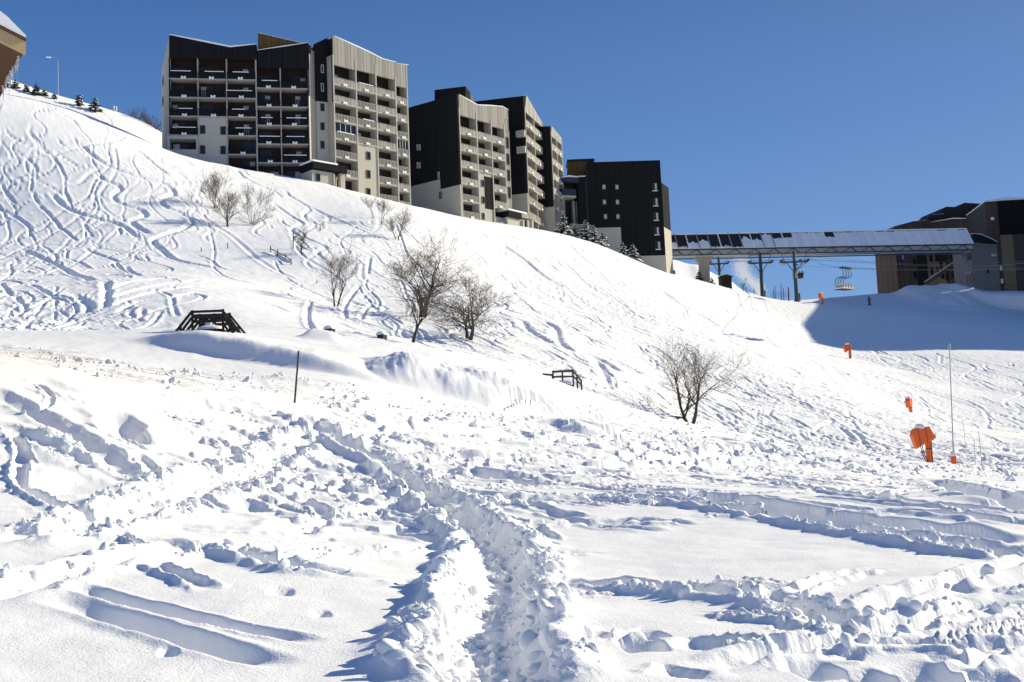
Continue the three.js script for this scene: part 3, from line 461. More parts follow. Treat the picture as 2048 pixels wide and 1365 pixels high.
// ------------------------------------------------------------------ first block (left): dark front wing, stair tower, wooden side wing
{
  const FL = frame(338, 164.5, 617, 168), FR = frame(668, 170.5, 816, 180.5);
  B = thing('apartment_building', 'tall dark apartment block with black balconies and a weathered timber wing at left', 'building', V(FL.o.x + 8, groundY(FL.o.x + 8, FL.o.z) - 1, FL.o.z));
  const dep = 1.5, yb = 40;
  // body of the front wing, with the butterfly roof
  const p1 = prof(FL, [[338, 70], [400, 83], [460, 95], [513, 89]]), p2 = prof(FL, [[514.5, 101], [566, 94], [617, 86]]);
  panel(FL, [[p1[0][0], yb], [p1[3][0], yb], ...p1.slice().reverse()], -15, -dep, 'body', M.redBrown);
  panel(FL, [[p2[0][0], yb], [p2[2][0], yb], ...p2.slice().reverse()], -15, -dep - .01, 'body', M.redBrown);
  roofSnow(FL, p1, -15, .12, .3); roofSnow(FL, p2, -8, .1, .25);
  // left end wall and its render
  const FE = frame(323.5, 178, 338, 164.55); panel(FE, [[0, yb], [FE.L, yb], [FE.L, yOf(FE, 338, 72)], [0, yOf(FE, 323.5, 133)]], -.3, 0, 'end_wall', M.white);
  for (const v of [163, 203]) wind(FE, sOf(FE, 326, v), yOf(FE, 326, v), 0, 1.2, 1.3);
  // dark head of the facade
  const yT1 = yOf(FL, 420, 118), yT2 = yOf(FL, 566, 137);
  panel(FL, [[p1[0][0], yT1], [p1[3][0], yT1], ...p1.slice().reverse()], -.25, .1, 'upper_cladding', M.black);
  panel(FL, [[p2[0][0], yT2], [p2[2][0], yT2], ...p2.slice().reverse()], -.25, .12, 'upper_cladding', M.black);
  // ochre triangle of the roof house behind
  const po = prof(FL, [[515, 100], [515, 63], [622, 88]]); po.unshift([po[2][0], po[0][1]]);
  panel(FL, [[po[2][0], po[1][1]], [po[3][0], po[1][1]], po[3], po[2]], -7, -.5, 'roof_house', M.ochre);
  roofSnow(FL, [po[2], po[3]], -7, -.45, .12);
  const d1 = [338, 396, 454, 512.5].map(u => sOf(FL, u)), y1 = levelsFrom(yOf(FL, 370, 157), 4), r = ['solid', 'slat', 'solid', 'slat'];
  const d2 = [514.5, 562, 617].map(u => sOf(FL, u)), y2 = levelsFrom(yOf(FL, 540, 176), 5);
  M.slabGrey = std([.34, .33, .30], .9); const slabMat = M.slabGrey;
  column(FL, d1[0], d1[1], y1, { slabMat, rails: ['solid'], railMat: M.black, snow: .7, winSide: -1 });
  column(FL, d1[1], d1[2], y1.slice(0, 3), { slabMat, rails: ['solid', 'slat', 'slat'], railMat: M.black, snow: .6, winSide: -1 });
  column(FL, d1[2], d1[3], levelsFrom(y1[0], 6), { slabMat, rails: ['solid', 'solid', 'solid', 'slat', 'slat', 'solid'], railMat: M.black, snow: .6, winSide: 1 });
  column(FL, d2[0], d2[1], y2, { slabMat, rails: ['solid', 'solid', 'slat', 'slat', 'slat'], railMat: M.black, snow: .75, winSide: -1 });
  column(FL, d2[1], d2[2], y2, { slabMat, rails: ['solid', 'slat', 'slat', 'solid', 'solid'], railMat: M.black, snow: .75, winSide: 1 });
  for (const s of [d1[1], d1[2]]) divider(FL, s, yb, yT1 - .01, dep, 0, .17, M.slabGrey);
  divider(FL, d1[3] + .04, yb, yT1 - .01, dep, .0, .22, M.slabGrey); divider(FL, d1[0] + .1, yb, yT1 - .01, dep, 0, .2, M.black); divider(FL, d2[1], yb, yT2 - .01, dep, 0, .17, M.slabGrey); divider(FL, d2[2] - .1, yb, yT2 - .01, dep, 0, .2, M.black);
  // white lower walls with small windows
  const yW = y1[2] - .2;
  rect(FL, d1[1] + .02, d1[2] - .02, yb, yW - .02, -dep, .1, 'lower_wall', M.white);
  for (const [u, v] of [[405, 260], [446, 262], [405, 300], [446, 301]]) wind(FL, sOf(FL, u, v), yOf(FL, u, v), .1, .75, 1.25);
  const yW0 = y1[3] - .2; rect(FL, d1[0] - .27, d1[1] - .05, yb, yOf(FL, 370, 300), -dep, .3, 'lower_wall', M.white); rect(FL, d1[0] - .27, d1[1] - .05, yW0 - .5, yW0 - .02, -dep, .28, 'lintel', M.white); rect(FL, d1[0] - .27, d1[0] + .1, yOf(FL, 370, 300) + .01, yW0 - .51, -dep, .28, 'pier', M.white); rect(FL, d1[1] - .3, d1[1] - .05, yOf(FL, 370, 300) + .01, yW0 - .51, -dep, .28, 'pier', M.white);
  wind(FL, (d1[0] + d1[1]) / 2 - .7, yOf(FL, 370, 292), -dep + .02, 2, 1.4, -1);
  rect(FL, d2[0] + .02, d2[2] + .25, yb, yOf(FL, 566, 357), -dep, .14, 'lower_wall', M.white);
  for (const u of [540, 590]) wind(FL, sOf(FL, u, 345), yOf(FL, u, 348), -dep + .02, 2.6, 1.5, 1);
  // stair tower between the wings
  const FS = frame(617.5, 168, 632, 170.6), FT = frame(632, 170.6, 660, 171.6), FU = frame(660, 171.6, 668, 170.5);
  const sTop = yOf(FS, 620, 95), tTop = yOf(FT, 640, 92);
  const S = (F, u0, u1, v0, v1, n0, n1, name, mat) => rect(F, sOf(F, u0, v0), sOf(F, u1, v0), v1 === null ? yb : yOf(F, (u0 + u1) / 2, v1), yOf(F, (u0 + u1) / 2, v0), n0, n1, name, mat);
  S(FS, 617.5, 632, 197, null, -.3, 0, 'stair_wall', M.cream); S(FS, 617.5, 632, 101, 197, -.3, .02, 'stair_cladding', M.greyWood);
  S(FT, 632, 660, 203, null, -.3, 0, 'stair_wall', M.white);
  panel(FT, [[0, yOf(FT, 640, 203)], [FT.L, yOf(FT, 640, 203)], [FT.L, yOf(FT, 660, 76)], [0, yOf(FT, 632, 89)]], -.3, .03, 'stair_cladding', M.black);
  rect(FU, 0, FU.L, yb, yOf(FU, 664, 205), -.3, 0, 'wing_end_wall', M.white); panel(FU, [[0, yOf(FU, 664, 205)], [FU.L, yOf(FU, 664, 205)], [FU.L, yOf(FU, 668, 73)], [0, yOf(FU, 660, 78)]], -.3, .03, 'wing_end_cladding', M.black);
  for (const v of [138, 175]) { wind(FT, sOf(FT, 644, v), yOf(FT, 644, v), .03, .42, 1.25, 0, M.frameWhite); }
  for (const v of [215, 253, 290]) wind(FT, sOf(FT, 644.5, v), yOf(FT, 644.5, v), 0, .6, 1.15);
  // timber wing facing the sun
  const q1 = prof(FR, [[668, 73], [700, 88], [735, 104], [765, 119], [792, 125]]), q2 = prof(FR, [[792.5, 128], [816, 130]]);
  panel(FR, [[q1[0][0], yb], [q1[4][0], yb], ...q1.slice().reverse()], -9, -dep, 'body', M.darkBrown); panel(FR, [[q2[0][0], yb], [q2[1][0], yb], ...q2.slice().reverse()], -9, -dep - .01, 'body', M.darkBrown);
  roofSnow(FR, q1, -9, .14, .22); roofSnow(FR, q2, -9, .14, .2);
  const dr = [668, 713, 753, 792, 816].map(u => sOf(FR, u)), yr = yOf(FR, 690, 172.5);
  const opens = [[668, 713, 130], [713, 753, 140], [753, 792, 151], [792, 816, 172]];
  opens.forEach(([u0, u1, v], i) => { const y = yOf(FR, u0, v), a = dr[i], b = dr[i + 1], top = i < 3 ? q1 : q2, yt = (s) => { let k = 0; while (k < top.length - 2 && s > top[k + 1][0]) k++; return lerp(top[k][1], top[k + 1][1], clamp((s - top[k][0]) / (top[k + 1][0] - top[k][0]), 0, 1)); }; const mids = top.filter(p => p[0] > a + .1 && p[0] < b - .1).reverse(); panel(FR, [[a + .01, y], [b - .01, y], [b - .01, yt(b)], ...mids, [a + .01, yt(a)]], -.25, .13, 'upper_cladding', M.greyWood); });
  column(FR, dr[0], dr[1], levelsFrom(yr, 6), { rails: ['solid', 'solid', 'slat', 'slat', 'slat', 'slat'], railMat: M.greyWood, winSide: -1, snow: .35, glazed: [3] });
  column(FR, dr[1], dr[2], levelsFrom(yr, 4), { rails: ['solid', 'slat', 'slat', 'slat'], railMat: M.greyWood, winSide: -1, snow: .3 });
  column(FR, dr[2], dr[3], levelsFrom(yr, 7), { rails: ['solid', 'solid', 'solid', 'solid', 'slat', 'slat', 'slat'], railMat: M.greyWood, winSide: -1, snow: .2 });
  column(FR, dr[3], dr[4], levelsFrom(yr - .6, 7), { rails: ['solid', 'solid', 'slat', 'slat', 'slat', 'solid', 'solid'], railMat: M.greyWood, winSide: -1, glazed: [3] });
  const yTop = (i) => yOf(FR, opens[i][0], opens[i][2]) + 1.5;
  dr.forEach((s, i) => divider(FR, clamp(s, .1, dr[4] - .1), yb, i === 4 ? q2[1][1] - .3 : yTop(Math.min(i, 3)), dep, .02, .2, M.white));
  rect(FR, dr[1] + .11, dr[2] - .11, yb, yr - 3 * 2.8 - .22, -dep, .06, 'lower_wall', M.cream);
  for (const v of [312, 349, 385]) wind(FR, sOf(FR, 736, v), yOf(FR, 736, v), .06, .75, 1.25);
  rect(FR, dr[4] - .28, dr[4] - .004 + .2, yb, q2[1][1] - .05, -9, -dep, 'end_wall', M.white);
  rect(FR, dr[2] + .11, dr[4] - .31, yb, yr - 6 * 2.8 - 1.6, -dep, .1, 'lower_wall', M.cream);
  // entrance lobby at the foot
  const FB = frame(622, 165.6, 690, 169.6, 350);
  const be = (u0, u1, v0, v1, n0, n1, nm, mt) => { const m = mt; return rect(FB, sOf(FB, u0, v0), sOf(FB, u1, v0), v1 === null ? yb : yOf(FB, (u0 + u1) / 2, v1), yOf(FB, (u0 + u1) / 2, v0), n0, n1, nm, m); };
  be(624, 668, 343, null, -3, 0, 'lobby_wall', M.white); be(622, 690, 328, 342.5, -3, .5, 'canopy', M.black); be(621, 671, 324.5, 327.8, -3, .55, 'canopy_snow', M.snow);
  be(680, 689, 348, null, -.6, .1, 'lobby_pillar', M.cream); be(665, 667.6, 349, null, .02, .25, 'lobby_pillar', M.white); be(668.2, 680, 349, null, -2.4, -1.4, 'lobby_door', M.glass);
  wind(FB, sOf(FB, 635.5, 355), yOf(FB, 635.5, 355), 0, .75, 1.1);
}
// ------------------------------------------------------------------ second block: black end wall, timber front
{
  const FS = frame(756, 198.5, 917.8, 186.75), FR = frame(918, 187, 1016, 196), dep = 1.5, yb = 36;
  B = thing('apartment_building', 'middle apartment block with a huge black end wall and weathered timber balconies', 'building', V(FR.o.x, groundY(FR.o.x, FR.o.z) - 1, FR.o.z));
  const q = prof(FR, [[918, 190], [940, 203], [955, 211], [980, 212], [1005, 214], [1016, 220]]), L = q[5][0];
  panel(FR, [[.02, yb], [L, yb], ...q.slice().reverse()], -16, -dep, 'body', M.darkBrown); roofSnow(FR, q, -16, .12, .22);
  const dr = [918, 952, 981, 1007, 1016].map(u => sOf(FR, u)), opens = [[918, 230], [952, 240], [981, 252], [1007, 262]];
  opens.forEach(([u0, v], i) => { const y = yOf(FR, u0, v), a = dr[i], b = dr[i + 1], yt = (s) => { let k = 0; while (k < q.length - 2 && s > q[k + 1][0]) k++; return lerp(q[k][1], q[k + 1][1], clamp((s - q[k][0]) / (q[k + 1][0] - q[k][0]), 0, 1)); }, mids = q.filter(p => p[0] > a + .1 && p[0] < b - .1).reverse(); panel(FR, [[a + .01, y], [b - .01, y], [b - .01, yt(b)], ...mids, [a + .01, yt(a)]], -.25, .12, 'upper_cladding', M.greyWood); });
  const y0 = yOf(FR, 936, 270);
  column(FR, dr[0], dr[1], levelsFrom(y0, 6), { rails: ['solid', 'solid', 'solid', 'solid', 'slat', 'slat'], railMat: M.greyWood, winSide: -1 });
  column(FR, dr[1], dr[2], levelsFrom(y0, 3), { rails: ['solid', 'slat', 'slat'], railMat: M.greyWood, winSide: -1 });
  column(FR, dr[2], dr[3], levelsFrom(y0, 6), { rails: ['solid'], railMat: M.greyWood, winSide: -1 });
  dr.slice(0, 4).forEach((s, i) => divider(FR, Math.max(.2, s), yb, yOf(FR, opens[i][0], opens[i][1]) + 1.2, dep, .02));
  const y3 = y0 - 2 * 2.8 - .22; panel(FR, [[dr[1] + .11, yb], [dr[2] - .11, yb], [dr[2] - .11, y3], [dr[1] + .11, y3]], -dep, 0, 'lower_wall', M.white);
  const cl = [[966, 352], [985, 352], [985, 420], [968, 420]].map(([u, v]) => on(FR, u, v)); rect(FR, dr[1] + 1.5, dr[2] - .12, cl[2][1], cl[0][1], 0, .05, 'dark_panel', M.black);
  for (const v of [366, 399]) wind(FR, dr[1] + 1.05, yOf(FR, 960, v), 0, .7, 1.2); wind(FR, dr[1] + .9, yOf(FR, 962, 432), 0, .6, 1.1);
  rect(FR, dr[3] + .1, L, yb, yOf(FR, 1010, 260), -dep, .05, 'edge_wall', M.greyWood);
  for (const v of [250, 285, 318, 350, 384]) wind(FR, (dr[3] + L) / 2 + .02, yOf(FR, 1011, v), .05, .8, 2);
  rect(FR, dr[2] + .11, dr[3] - .11, yb, y0 - 5 * 2.8 - 1.9, -dep, 0, 'lower_wall', M.cream); rect(FR, dr[0] + .25, dr[1] - .11, yb, y0 - 5 * 2.8 - 1.6, -dep, 0, 'lower_wall', M.cream);
  // end wall: black boards above stepped white render
  const yt0 = yOf(FS, 822, 214), yt1 = q[0][1], L2 = FS.L, s8 = sOf(FS, 822), slope = (yt1 - yt0) / (L2 - s8), lo = [[0, 372], [876, 360], [884, 378], [917, 369]];
  const yA = yOf(FS, 850, 366), yB = yOf(FS, 900, 374), sm = sOf(FS, 881, 370);
  panel(FS, [[0, yA], [sm, yA], [sm, yB], [L2, yB], [L2, yt1 - .03], [0, yt0 - slope * s8]], -.4, .05, 'end_cladding', M.black);
  panel(FS, [[0, yb], [L2, yb], [L2, yB - .01], [sm, yB - .01], [sm, yA - .01], [0, yA - .01]], -.4, 0, 'end_wall', M.white);
  for (const v of [295, 331]) for (const du of [-2.2, 2.2]) wind(FS, sOf(FS, 838 + du, v), yOf(FS, 838 + du, v), .05, .3, 1.0, 0, M.frameWhite);
  wind(FS, sOf(FS, 878, 351), yOf(FS, 878, 351), .05, .35, 1.1, 0, M.frameWhite); wind(FS, sOf(FS, 881, 391), yOf(FS, 881, 391), 0, .6, 1.15);
  // roof house
  const FH = frame(869, 196, 931, 195); FH.n; const ph = [[869, 214], [931, 214], [931, 172.5], [869, 180]].map(([u, v]) => on(FH, u, v)); panel(FH, ph, -3.8, 0, 'roof_house', M.black);
  const FO = frame(931, 195, 945, 203.5); panel(FO, [on(FO, 931, 214), on(FO, 945, 214), on(FO, 945, 196), on(FO, 931, 173)].map(p => [p[0] + .01, p[1]]), -.2, .06, 'roof_house_side', M.ochre);
}
// ------------------------------------------------------------------ third and fourth blocks, stepping back down the hill
function slimBlock(label, side, front, topV, lowV, bays, fl, wrap, yb) {
  const FS = frame(...side), FR = frame(...front), dep = 1.4;
  B = thing('apartment_building', label, 'building', V(FR.o.x, groundY(FR.o.x, FR.o.z) - 1, FR.o.z));
  const [tl, tr, tend] = topV, u0 = side[2], q = [on(FR, front[0], tr), on(FR, front[2], tend)], L = q[1][0];
  panel(FR, [[.02, yb], [L, yb], q[1], q[0]], -14, -dep, 'body', M.darkBrown); roofSnow(FR, q, -14, .1, .18);
  const yT = fl[1] + 2.35; panel(FR, [[.01, yT], [L - .01, yT], q[1], q[0]], -.25, .12, 'upper_cladding', M.greyWood);
  const n = bays; for (let i = 0; i < n; i++) { const a = i ? L * i / n : .3, b = L * (i + 1) / n; column(FR, a, b, levelsFrom(fl[1], fl[0]), { depth: dep, rails: ['solid', 'solid', 'solid', 'solid', 'slat'], railMat: M.greyWood, winSide: -1 }); }
  for (let i = 0; i <= n; i++) divider(FR, clamp(L * i / n, .12, L - .12), yb, yT + .8, dep, .02, .2, i === n ? M.cream : M.white);
  const L2 = FS.L, yl = yOf(FS, u0 - 10, lowV), pa = on(FS, side[0], tl), pb = on(FS, side[2], tr);
  panel(FS, [[0, yl], [L2, yl], [L2, pb[1] - .02], [0, pa[1]]], -.4, .05, 'end_cladding', M.black);
  panel(FS, [[0, yb], [L2, yb], [L2, yl - .01], [0, yl - .01]], -.4, 0, 'end_wall', M.cream);
  for (const v of wrap) { const y = yOf(FS, u0 - 5, v); const b = rect(FS, L2 - 1.5, L2 + .1, y, y + 1.15, .06, .7, 'corner_balcony', M.white); }
  return { FS, FR };
}
{
  const FC = frame(1051.5, 204, 1083, 213.4); const r = slimBlock('slim dark apartment tower with pale base behind the middle block', [921, 207.3, 1051.3, 203.65], [1051.5, 204, 1083, 213.4], [206.5, 191, 246], 388, 2, [8, yOf(FC, 1060, 258)], [275, 307], 36);
  // low entrance annex
  const FA = frame(1013, 194, 1072, 200.5, 440), e = (u0, u1, v0, v1, n0, n1, nm, mt) => rect(FA, sOf(FA, u0, v0), sOf(FA, u1, v0), v1 === null ? 36 : yOf(FA, (u0 + u1) / 2, v1), yOf(FA, (u0 + u1) / 2, v0), n0, n1, nm, mt);
  e(1015, 1066, 437, null, -3, 0, 'annex_wall', M.cream); e(1014, 1040, 425, 436.7, -3, .3, 'annex_fascia', M.black); e(1040.4, 1069, 428, 438.7, -3, .32, 'annex_fascia', M.greyWood); e(1014, 1050, 422, 424.8, -3, .4, 'annex_snow', M.snow);
  for (const u of [1043, 1052, 1061]) e(u, u + 3, 441, null, .02, .3, 'annex_pillar', M.white); wind(FA, sOf(FA, 1049, 448), yOf(FA, 1049, 448), 0, .7, 1.2);
}
{
  const FC = frame(1102, 213.6, 1122, 220); slimBlock('narrow dark apartment tower furthest down the row with sunlit balconies', [997, 216.3, 1101.8, 213.25], [1102, 213.6, 1122, 220], [257, 252, 277], 415, 2, [7, yOf(FC, 1110, 303)], [], 34);
}
// ------------------------------------------------------------------ black gable block with small windows
{
  const F = frame(1172, 221, 1319, 221.6), yb = 32, dep = 12;
  B = thing('apartment_building', 'black windowed gable block standing at the end of the covered footbridge', 'building', V(F.o.x + 6, groundY(F.o.x + 6, F.o.z) - 1, F.o.z));
  const y0 = yOf(F, 1240, 324), L = F.L; rect(F, 0, L, yb, y0, -dep, -.06, 'body', M.darkBrown);
  const R = (u0, u1, v0, v1, n0, n1, nm, mt) => { const s0 = sOf(F, u0, v0), s1 = sOf(F, u1, v0); return rect(F, s0, s1, v1 === null ? yb : yOf(F, (u0 + u1) / 2, v1), yOf(F, (u0 + u1) / 2, v0), n0, n1, nm, mt); };
  const yl = yOf(F, 1210, 455.5), yr = yOf(F, 1290, 512), sa = sOf(F, 1184, 460), sb = sOf(F, 1243, 480), sc = L;
  panel(F, [[-.05, yl], [sb, yl], [sb, yr], [sc + .08, yr], [sc, y0 + .1], [-.05, y0 + .1]], -.06, .06, 'cladding', M.black);
  panel(F, [[sa, yb], [sc + .1, yb], [sc + .1, yr - .01], [sb - .01, yr - .01], [sb - .01, yl - .01], [sa, yl - .01]], -.05, 0, 'lower_wall', M.white);
  for (const [u, v, c] of [[1208, 375, 1], [1234, 375, 0], [1209, 405, -1], [1235, 405, 1], [1211, 434, 1], [1236, 434, -1]]) { const w = wind(F, sOf(F, u, v), yOf(F, u, v), .06, .75, 1.1); kid(w, 0, .05, -.008, 'curtain', bx(.55, .8, .012), M.curtain); }
  for (const [u, v] of [[1309.5, 374], [1311, 404], [1312, 433], [1313.5, 462], [1316, 491]]) { const w = wind(F, sOf(F, u, v), yOf(F, u, v), .06, 1.0, 1.5, 1); kid(w, 0, -.82, .06, 'sill_snow', bx(1.05, .1, .2), M.snow); }
  R(1319.6, 1325.5, 425, 472, -.3, .04, 'side_panel', M.white);
  // lower right shoulder
  const FR = frame(1319.8, 221.7, 1333, 226), a = (v, u = 1326) => yOf(FR, u, v);
  rect(FR, 0, FR.L, a(452), a(367.5), -5, 0, 'shoulder_cladding', M.black); rect(FR, -.02, FR.L + .15, yb, a(452.5), -5, -.02, 'shoulder_wall', M.cream); rect(FR, FR.L + .2, FR.L + 1.4, yb, a(530), -3, .02, 'plinth', M.concrete);
  // annex on the left with rounded balcony
  const FA = frame(1124, 219, 1174, 221.2), ya = (v, u = 1150) => yOf(FA, u, v), ss = (u, v = 400) => sOf(FA, u, v);
  rect(FA, ss(1124), ss(1173), yb, ya(356), -8, -2.2, 'annex_body', M.darkBrown);
  rect(FA, ss(1124), ss(1152), ya(392), ya(379), -2.2, .2, 'balcony_band', M.navy); rect(FA, ss(1124), ss(1158), ya(366), ya(358), -2.2, .3, 'annex_fascia', M.navy); roofSnow(FA, [[ss(1124), ya(358)], [ss(1140), ya(355)], [ss(1158), ya(355)]], -6, .35, .35); rect(FA, ss(1158) + .01, ss(1173), ya(455), ya(353), -2.2, -.2, 'annex_wall', M.black); roofSnow(FA, [[ss(1158) + .02, ya(353)], [ss(1172), ya(352)]], -6, .3, .3);
  wind(FA, ss(1133), ya(372.5), -2.2, 1.6, 1.3, 1); rect(FA, ss(1124), ss(1152), ya(396), ya(392.3), -2.2, .15, 'slab', M.white);
  for (const u of [1149, 1157]) rect(FA, ss(u), ss(u) + .5, yb, ya(400), -1.6, -.9, 'pillar', M.concrete);
  rect(FA, ss(1136), ss(1178), yb, ya(449), -.1, .5, 'terrace_wall', M.concrete);
  // ochre roof house
  const FO = frame(1135, 225, 1190, 225); const oo = [[1135, 360], [1174, 360], [1178, 322], [1136, 322]].map(([u, v]) => on(FO, u, v)); panel(FO, oo, -5, 0, 'roof_house', M.ochre); const cap = [[1134, 322], [1189, 322]].map(([u, v]) => on(FO, u, v)); rect(FO, cap[0][0], cap[1][0], cap[0][1] - .15, cap[0][1] + .2, -5, .3, 'roof_house_cap', M.darkBrown); roofSnow(FO, [[cap[0][0] + .2, cap[0][1] + .2], [cap[1][0] - 1, cap[1][1] + .2]], -5, .2, .25);
  const p = kid(put(F, sOf(F, 1321, 500), 0, 0, 'corner_trim', bx(.1, .1, .1), M.white), 0, 0, 0, 'trim_cap', bx(.1, .1, .1), M.white); p.parent.position.y = yOf(F, 1321, 512) - B.position.y;
}
// ------------------------------------------------------------------ right-hand blocks
{
  const F = frame(1789, 264, 1976, 268, 480), yb = 28;
  B = thing('apartment_building', 'stepped brown apartment block in shadow behind the right end of footbridge', 'building', V(F.o.x + 8, groundY(F.o.x + 8, F.o.z) - 1, F.o.z));
  const P = (list, n0, n1, nm, mt) => panel(F, list.map(([u, v]) => v === null ? [sOf(F, u, 480), yb] : on(F, u, v)), n0, n1, nm, mt);
  P([[1790, null], [1862, null], [1862, 440], [1854, 440.5], [1826, 443], [1789, 453]], -10, 0, 'lower_block', M.brown);
  P([[1852, null], [1890, null], [1890, 427], [1866, 429], [1853, 442]], -11, -.5, 'block', M.darkBrown); P([[1880, null], [1930, null], [1930, 413], [1897, 412], [1881, 428]], -12, -.8, 'block', M.darkBrown); P([[1922, null], [1980, null], [1980, 406], [1935, 403.5], [1923, 414]], -13, -1.1, 'block', M.darkBrown);
  const s = (u, v) => on(F, u, v); roofSnow(F, [s(1826, 443), s(1854, 440.5)], -9, .05, .15); roofSnow(F, [s(1867, 429), s(1890, 427)], -9, -.4, .15);
  P([[1862.3, 470], [1937, 470], [1959, 420], [1978, 412], [1978, 480], [1862.3, 480]], -.4, .8, 'front_roof', M.darkBrown);
  roofSnow(F, [s(1861, 446), s(1902, 440), s(1935, 439.5)], .2, 1.2, .3); panel(F, [s(1861, 446), s(1935, 440), s(1935, 470), s(1861, 470)].map((p, i) => p).reverse(), .1, 1, 'eave_wall', M.brown);
  panel(F, [s(1935, 440), s(1959, 418), s(1960, 416), s(1935, 437.5)].reverse(), .2, 1.1, 'roof_snow', M.snow);
  // facade under the bridge
  const r = (u0, u1, v0, v1, n0, n1, nm, mt) => { const a = s(u0, v0), b = s(u1, v1 ?? v0); return rect(F, a[0], b[0], v1 === null ? yb : b[1], a[1], n0, n1, nm, mt); };
  r(1797, 1829, 500, null, 0, .6, 'wall_bay', M.brown); r(1829.2, 1852, 500, null, 0, .1, 'recess_wall', M.darkBrown); r(1852.2, 1868, 500, null, 0, .5, 'wall_bay', M.tan); r(1868.2, 1891, 509, 524, 0, 1, 'balcony', M.darkBrown); r(1868.4, 1890.8, 524.2, null, 0, .4, 'wall_bay', M.tan); r(1891.2, 1908, 500, null, 0, .5, 'wall_bay', M.brown); r(1908.2, 1940, 500, null, 0, .1, 'recess_wall', M.darkBrown);
  for (const [u, v, n] of [[1827, 526, .6], [1828.5, 551, .6], [1860, 518, .5], [1862, 543, .5], [1872, 541, .4], [1881, 531, .4], [1884, 552, .4], [1893, 556, .5], [1904, 552, .5], [1902, 517, .5]]) wind(F, s(u, v)[0], s(u, v)[1], n, .75, 1.5);
  r(1795, 1802.5, 505, 535, .6, .9, 'blue_shutter', M.navy); r(1801, 1803, 512, 521, .9, .96, 'sign_plate', M.plaque);
}
{ // grey tower with posters that carries the bridge
  const F = frame(1946, 243, 2000, 247, 550), FL = frame(1924, 245.2, 1945.8, 242.98, 550), yb = 26;
  B = thing('lift_building', 'grey concrete tower with posters carrying the right end of the footbridge', 'building', V(F.o.x + 2, groundY(F.o.x + 2, F.o.z) - 1, F.o.z));
  const s = (u, v) => on(F, u, v); rect(F, 0, F.L, yb, s(1960, 489)[1], -2.45, 0, 'wall', M.concrete); rect(F, 1.5, F.L, yb, s(1960, 489)[1] - .01, -6, -2.46, 'wall', M.concrete); rect(FL, 0, FL.L - .02, yb, yOf(FL, 1936, 492), -.3, 0, 'poster_wall', M.concrete);
  panel(F, [s(1947, 488), s(1992, 486), s(1984, 480), s(1962, 470), s(1946, 468)], -2.5, .3, 'roof_gable', std([.008, .016, .013], .8)); roofSnow(F, [s(1944, 468), s(1960, 470), s(1983, 480), s(1993, 485)], -5.5, .4, .25);
  rect(F, -.4, sOf(F, 1992, 489), s(1960, 490)[1], s(1960, 488)[1], -.5, .5, 'gutter', M.steelLight);
  const poster = (cols, sd) => { const t = tex(64, 64, (u, v) => { const k = Math.floor(v * 5 + .6 * noise(u * 4, v * 4 + sd)), c = cols[(k + 50) % cols.length], q = .8 + .4 * noise(u * 14 + sd, v * 14); return c.map(x => x * q); }, true); return new THREE.MeshStandardMaterial({ map: t, roughness: .5 }); };
  const pw = (u0, u1, v0, v1, m) => { const um = (u0 + u1) / 2; const w = sOf(FL, u1, 530) - sOf(FL, u0, 530), h = yOf(FL, um, v0) - yOf(FL, um, v1); put(FL, (sOf(FL, u0, 530) + sOf(FL, u1, 530)) / 2, (yOf(FL, um, v0) + yOf(FL, um, v1)) / 2, .04, 'poster', new THREE.BoxGeometry(w, h, .06), m); };
  pw(1926.5, 1933, 503, 520, poster([[.5, .52, .6], [.25, .3, .5], [.55, .5, .5]], 1)); pw(1935.5, 1945, 506, 521, poster([[.1, .12, .4], [.15, .16, .45], [.5, .2, .22]], 4)); pw(1936, 1945, 525, 540, poster([[.6, .6, .6], [.4, .42, .45], [.55, .55, .56]], 9)); pw(1927, 1934.5, 522, 530, poster([[.62, .62, .6], [.5, .5, .5]], 12));
  wind(FL, sOf(FL, 1941, 558), yOf(FL, 1941, 558), 0, 1.5, 1.5); rect(FL, sOf(FL, 1934, 545), FL.L, yOf(FL, 1938, 549), yOf(FL, 1938, 546), .01, .5, 'ledge', M.steelLight);
  wind(F, sOf(F, 1976, 543), yOf(F, 1976, 543), 0, .6, .8);
  for (const u of [1985, 1990]) put(F, sOf(F, u, 511), yOf(F, u, 511), .1, 'floodlight', new THREE.SphereGeometry(.28, 10, 8), M.plaque);
  // inclined covered stair down to the snow
  const a = at(1926, 517, 250), b = at(1851, 568, 255), c = at(1905, 528, 251.5), m1 = mesh('covered_stair', beam(a.clone().sub(B.position), b.clone().sub(B.position), 1.0, .62), M.taupe, B); const up = V(0, .36, 0); mesh('stair_snow', beam(a.clone().sub(B.position).add(up), b.clone().sub(B.position).add(up), 1.05, .1), M.snow, B);
}
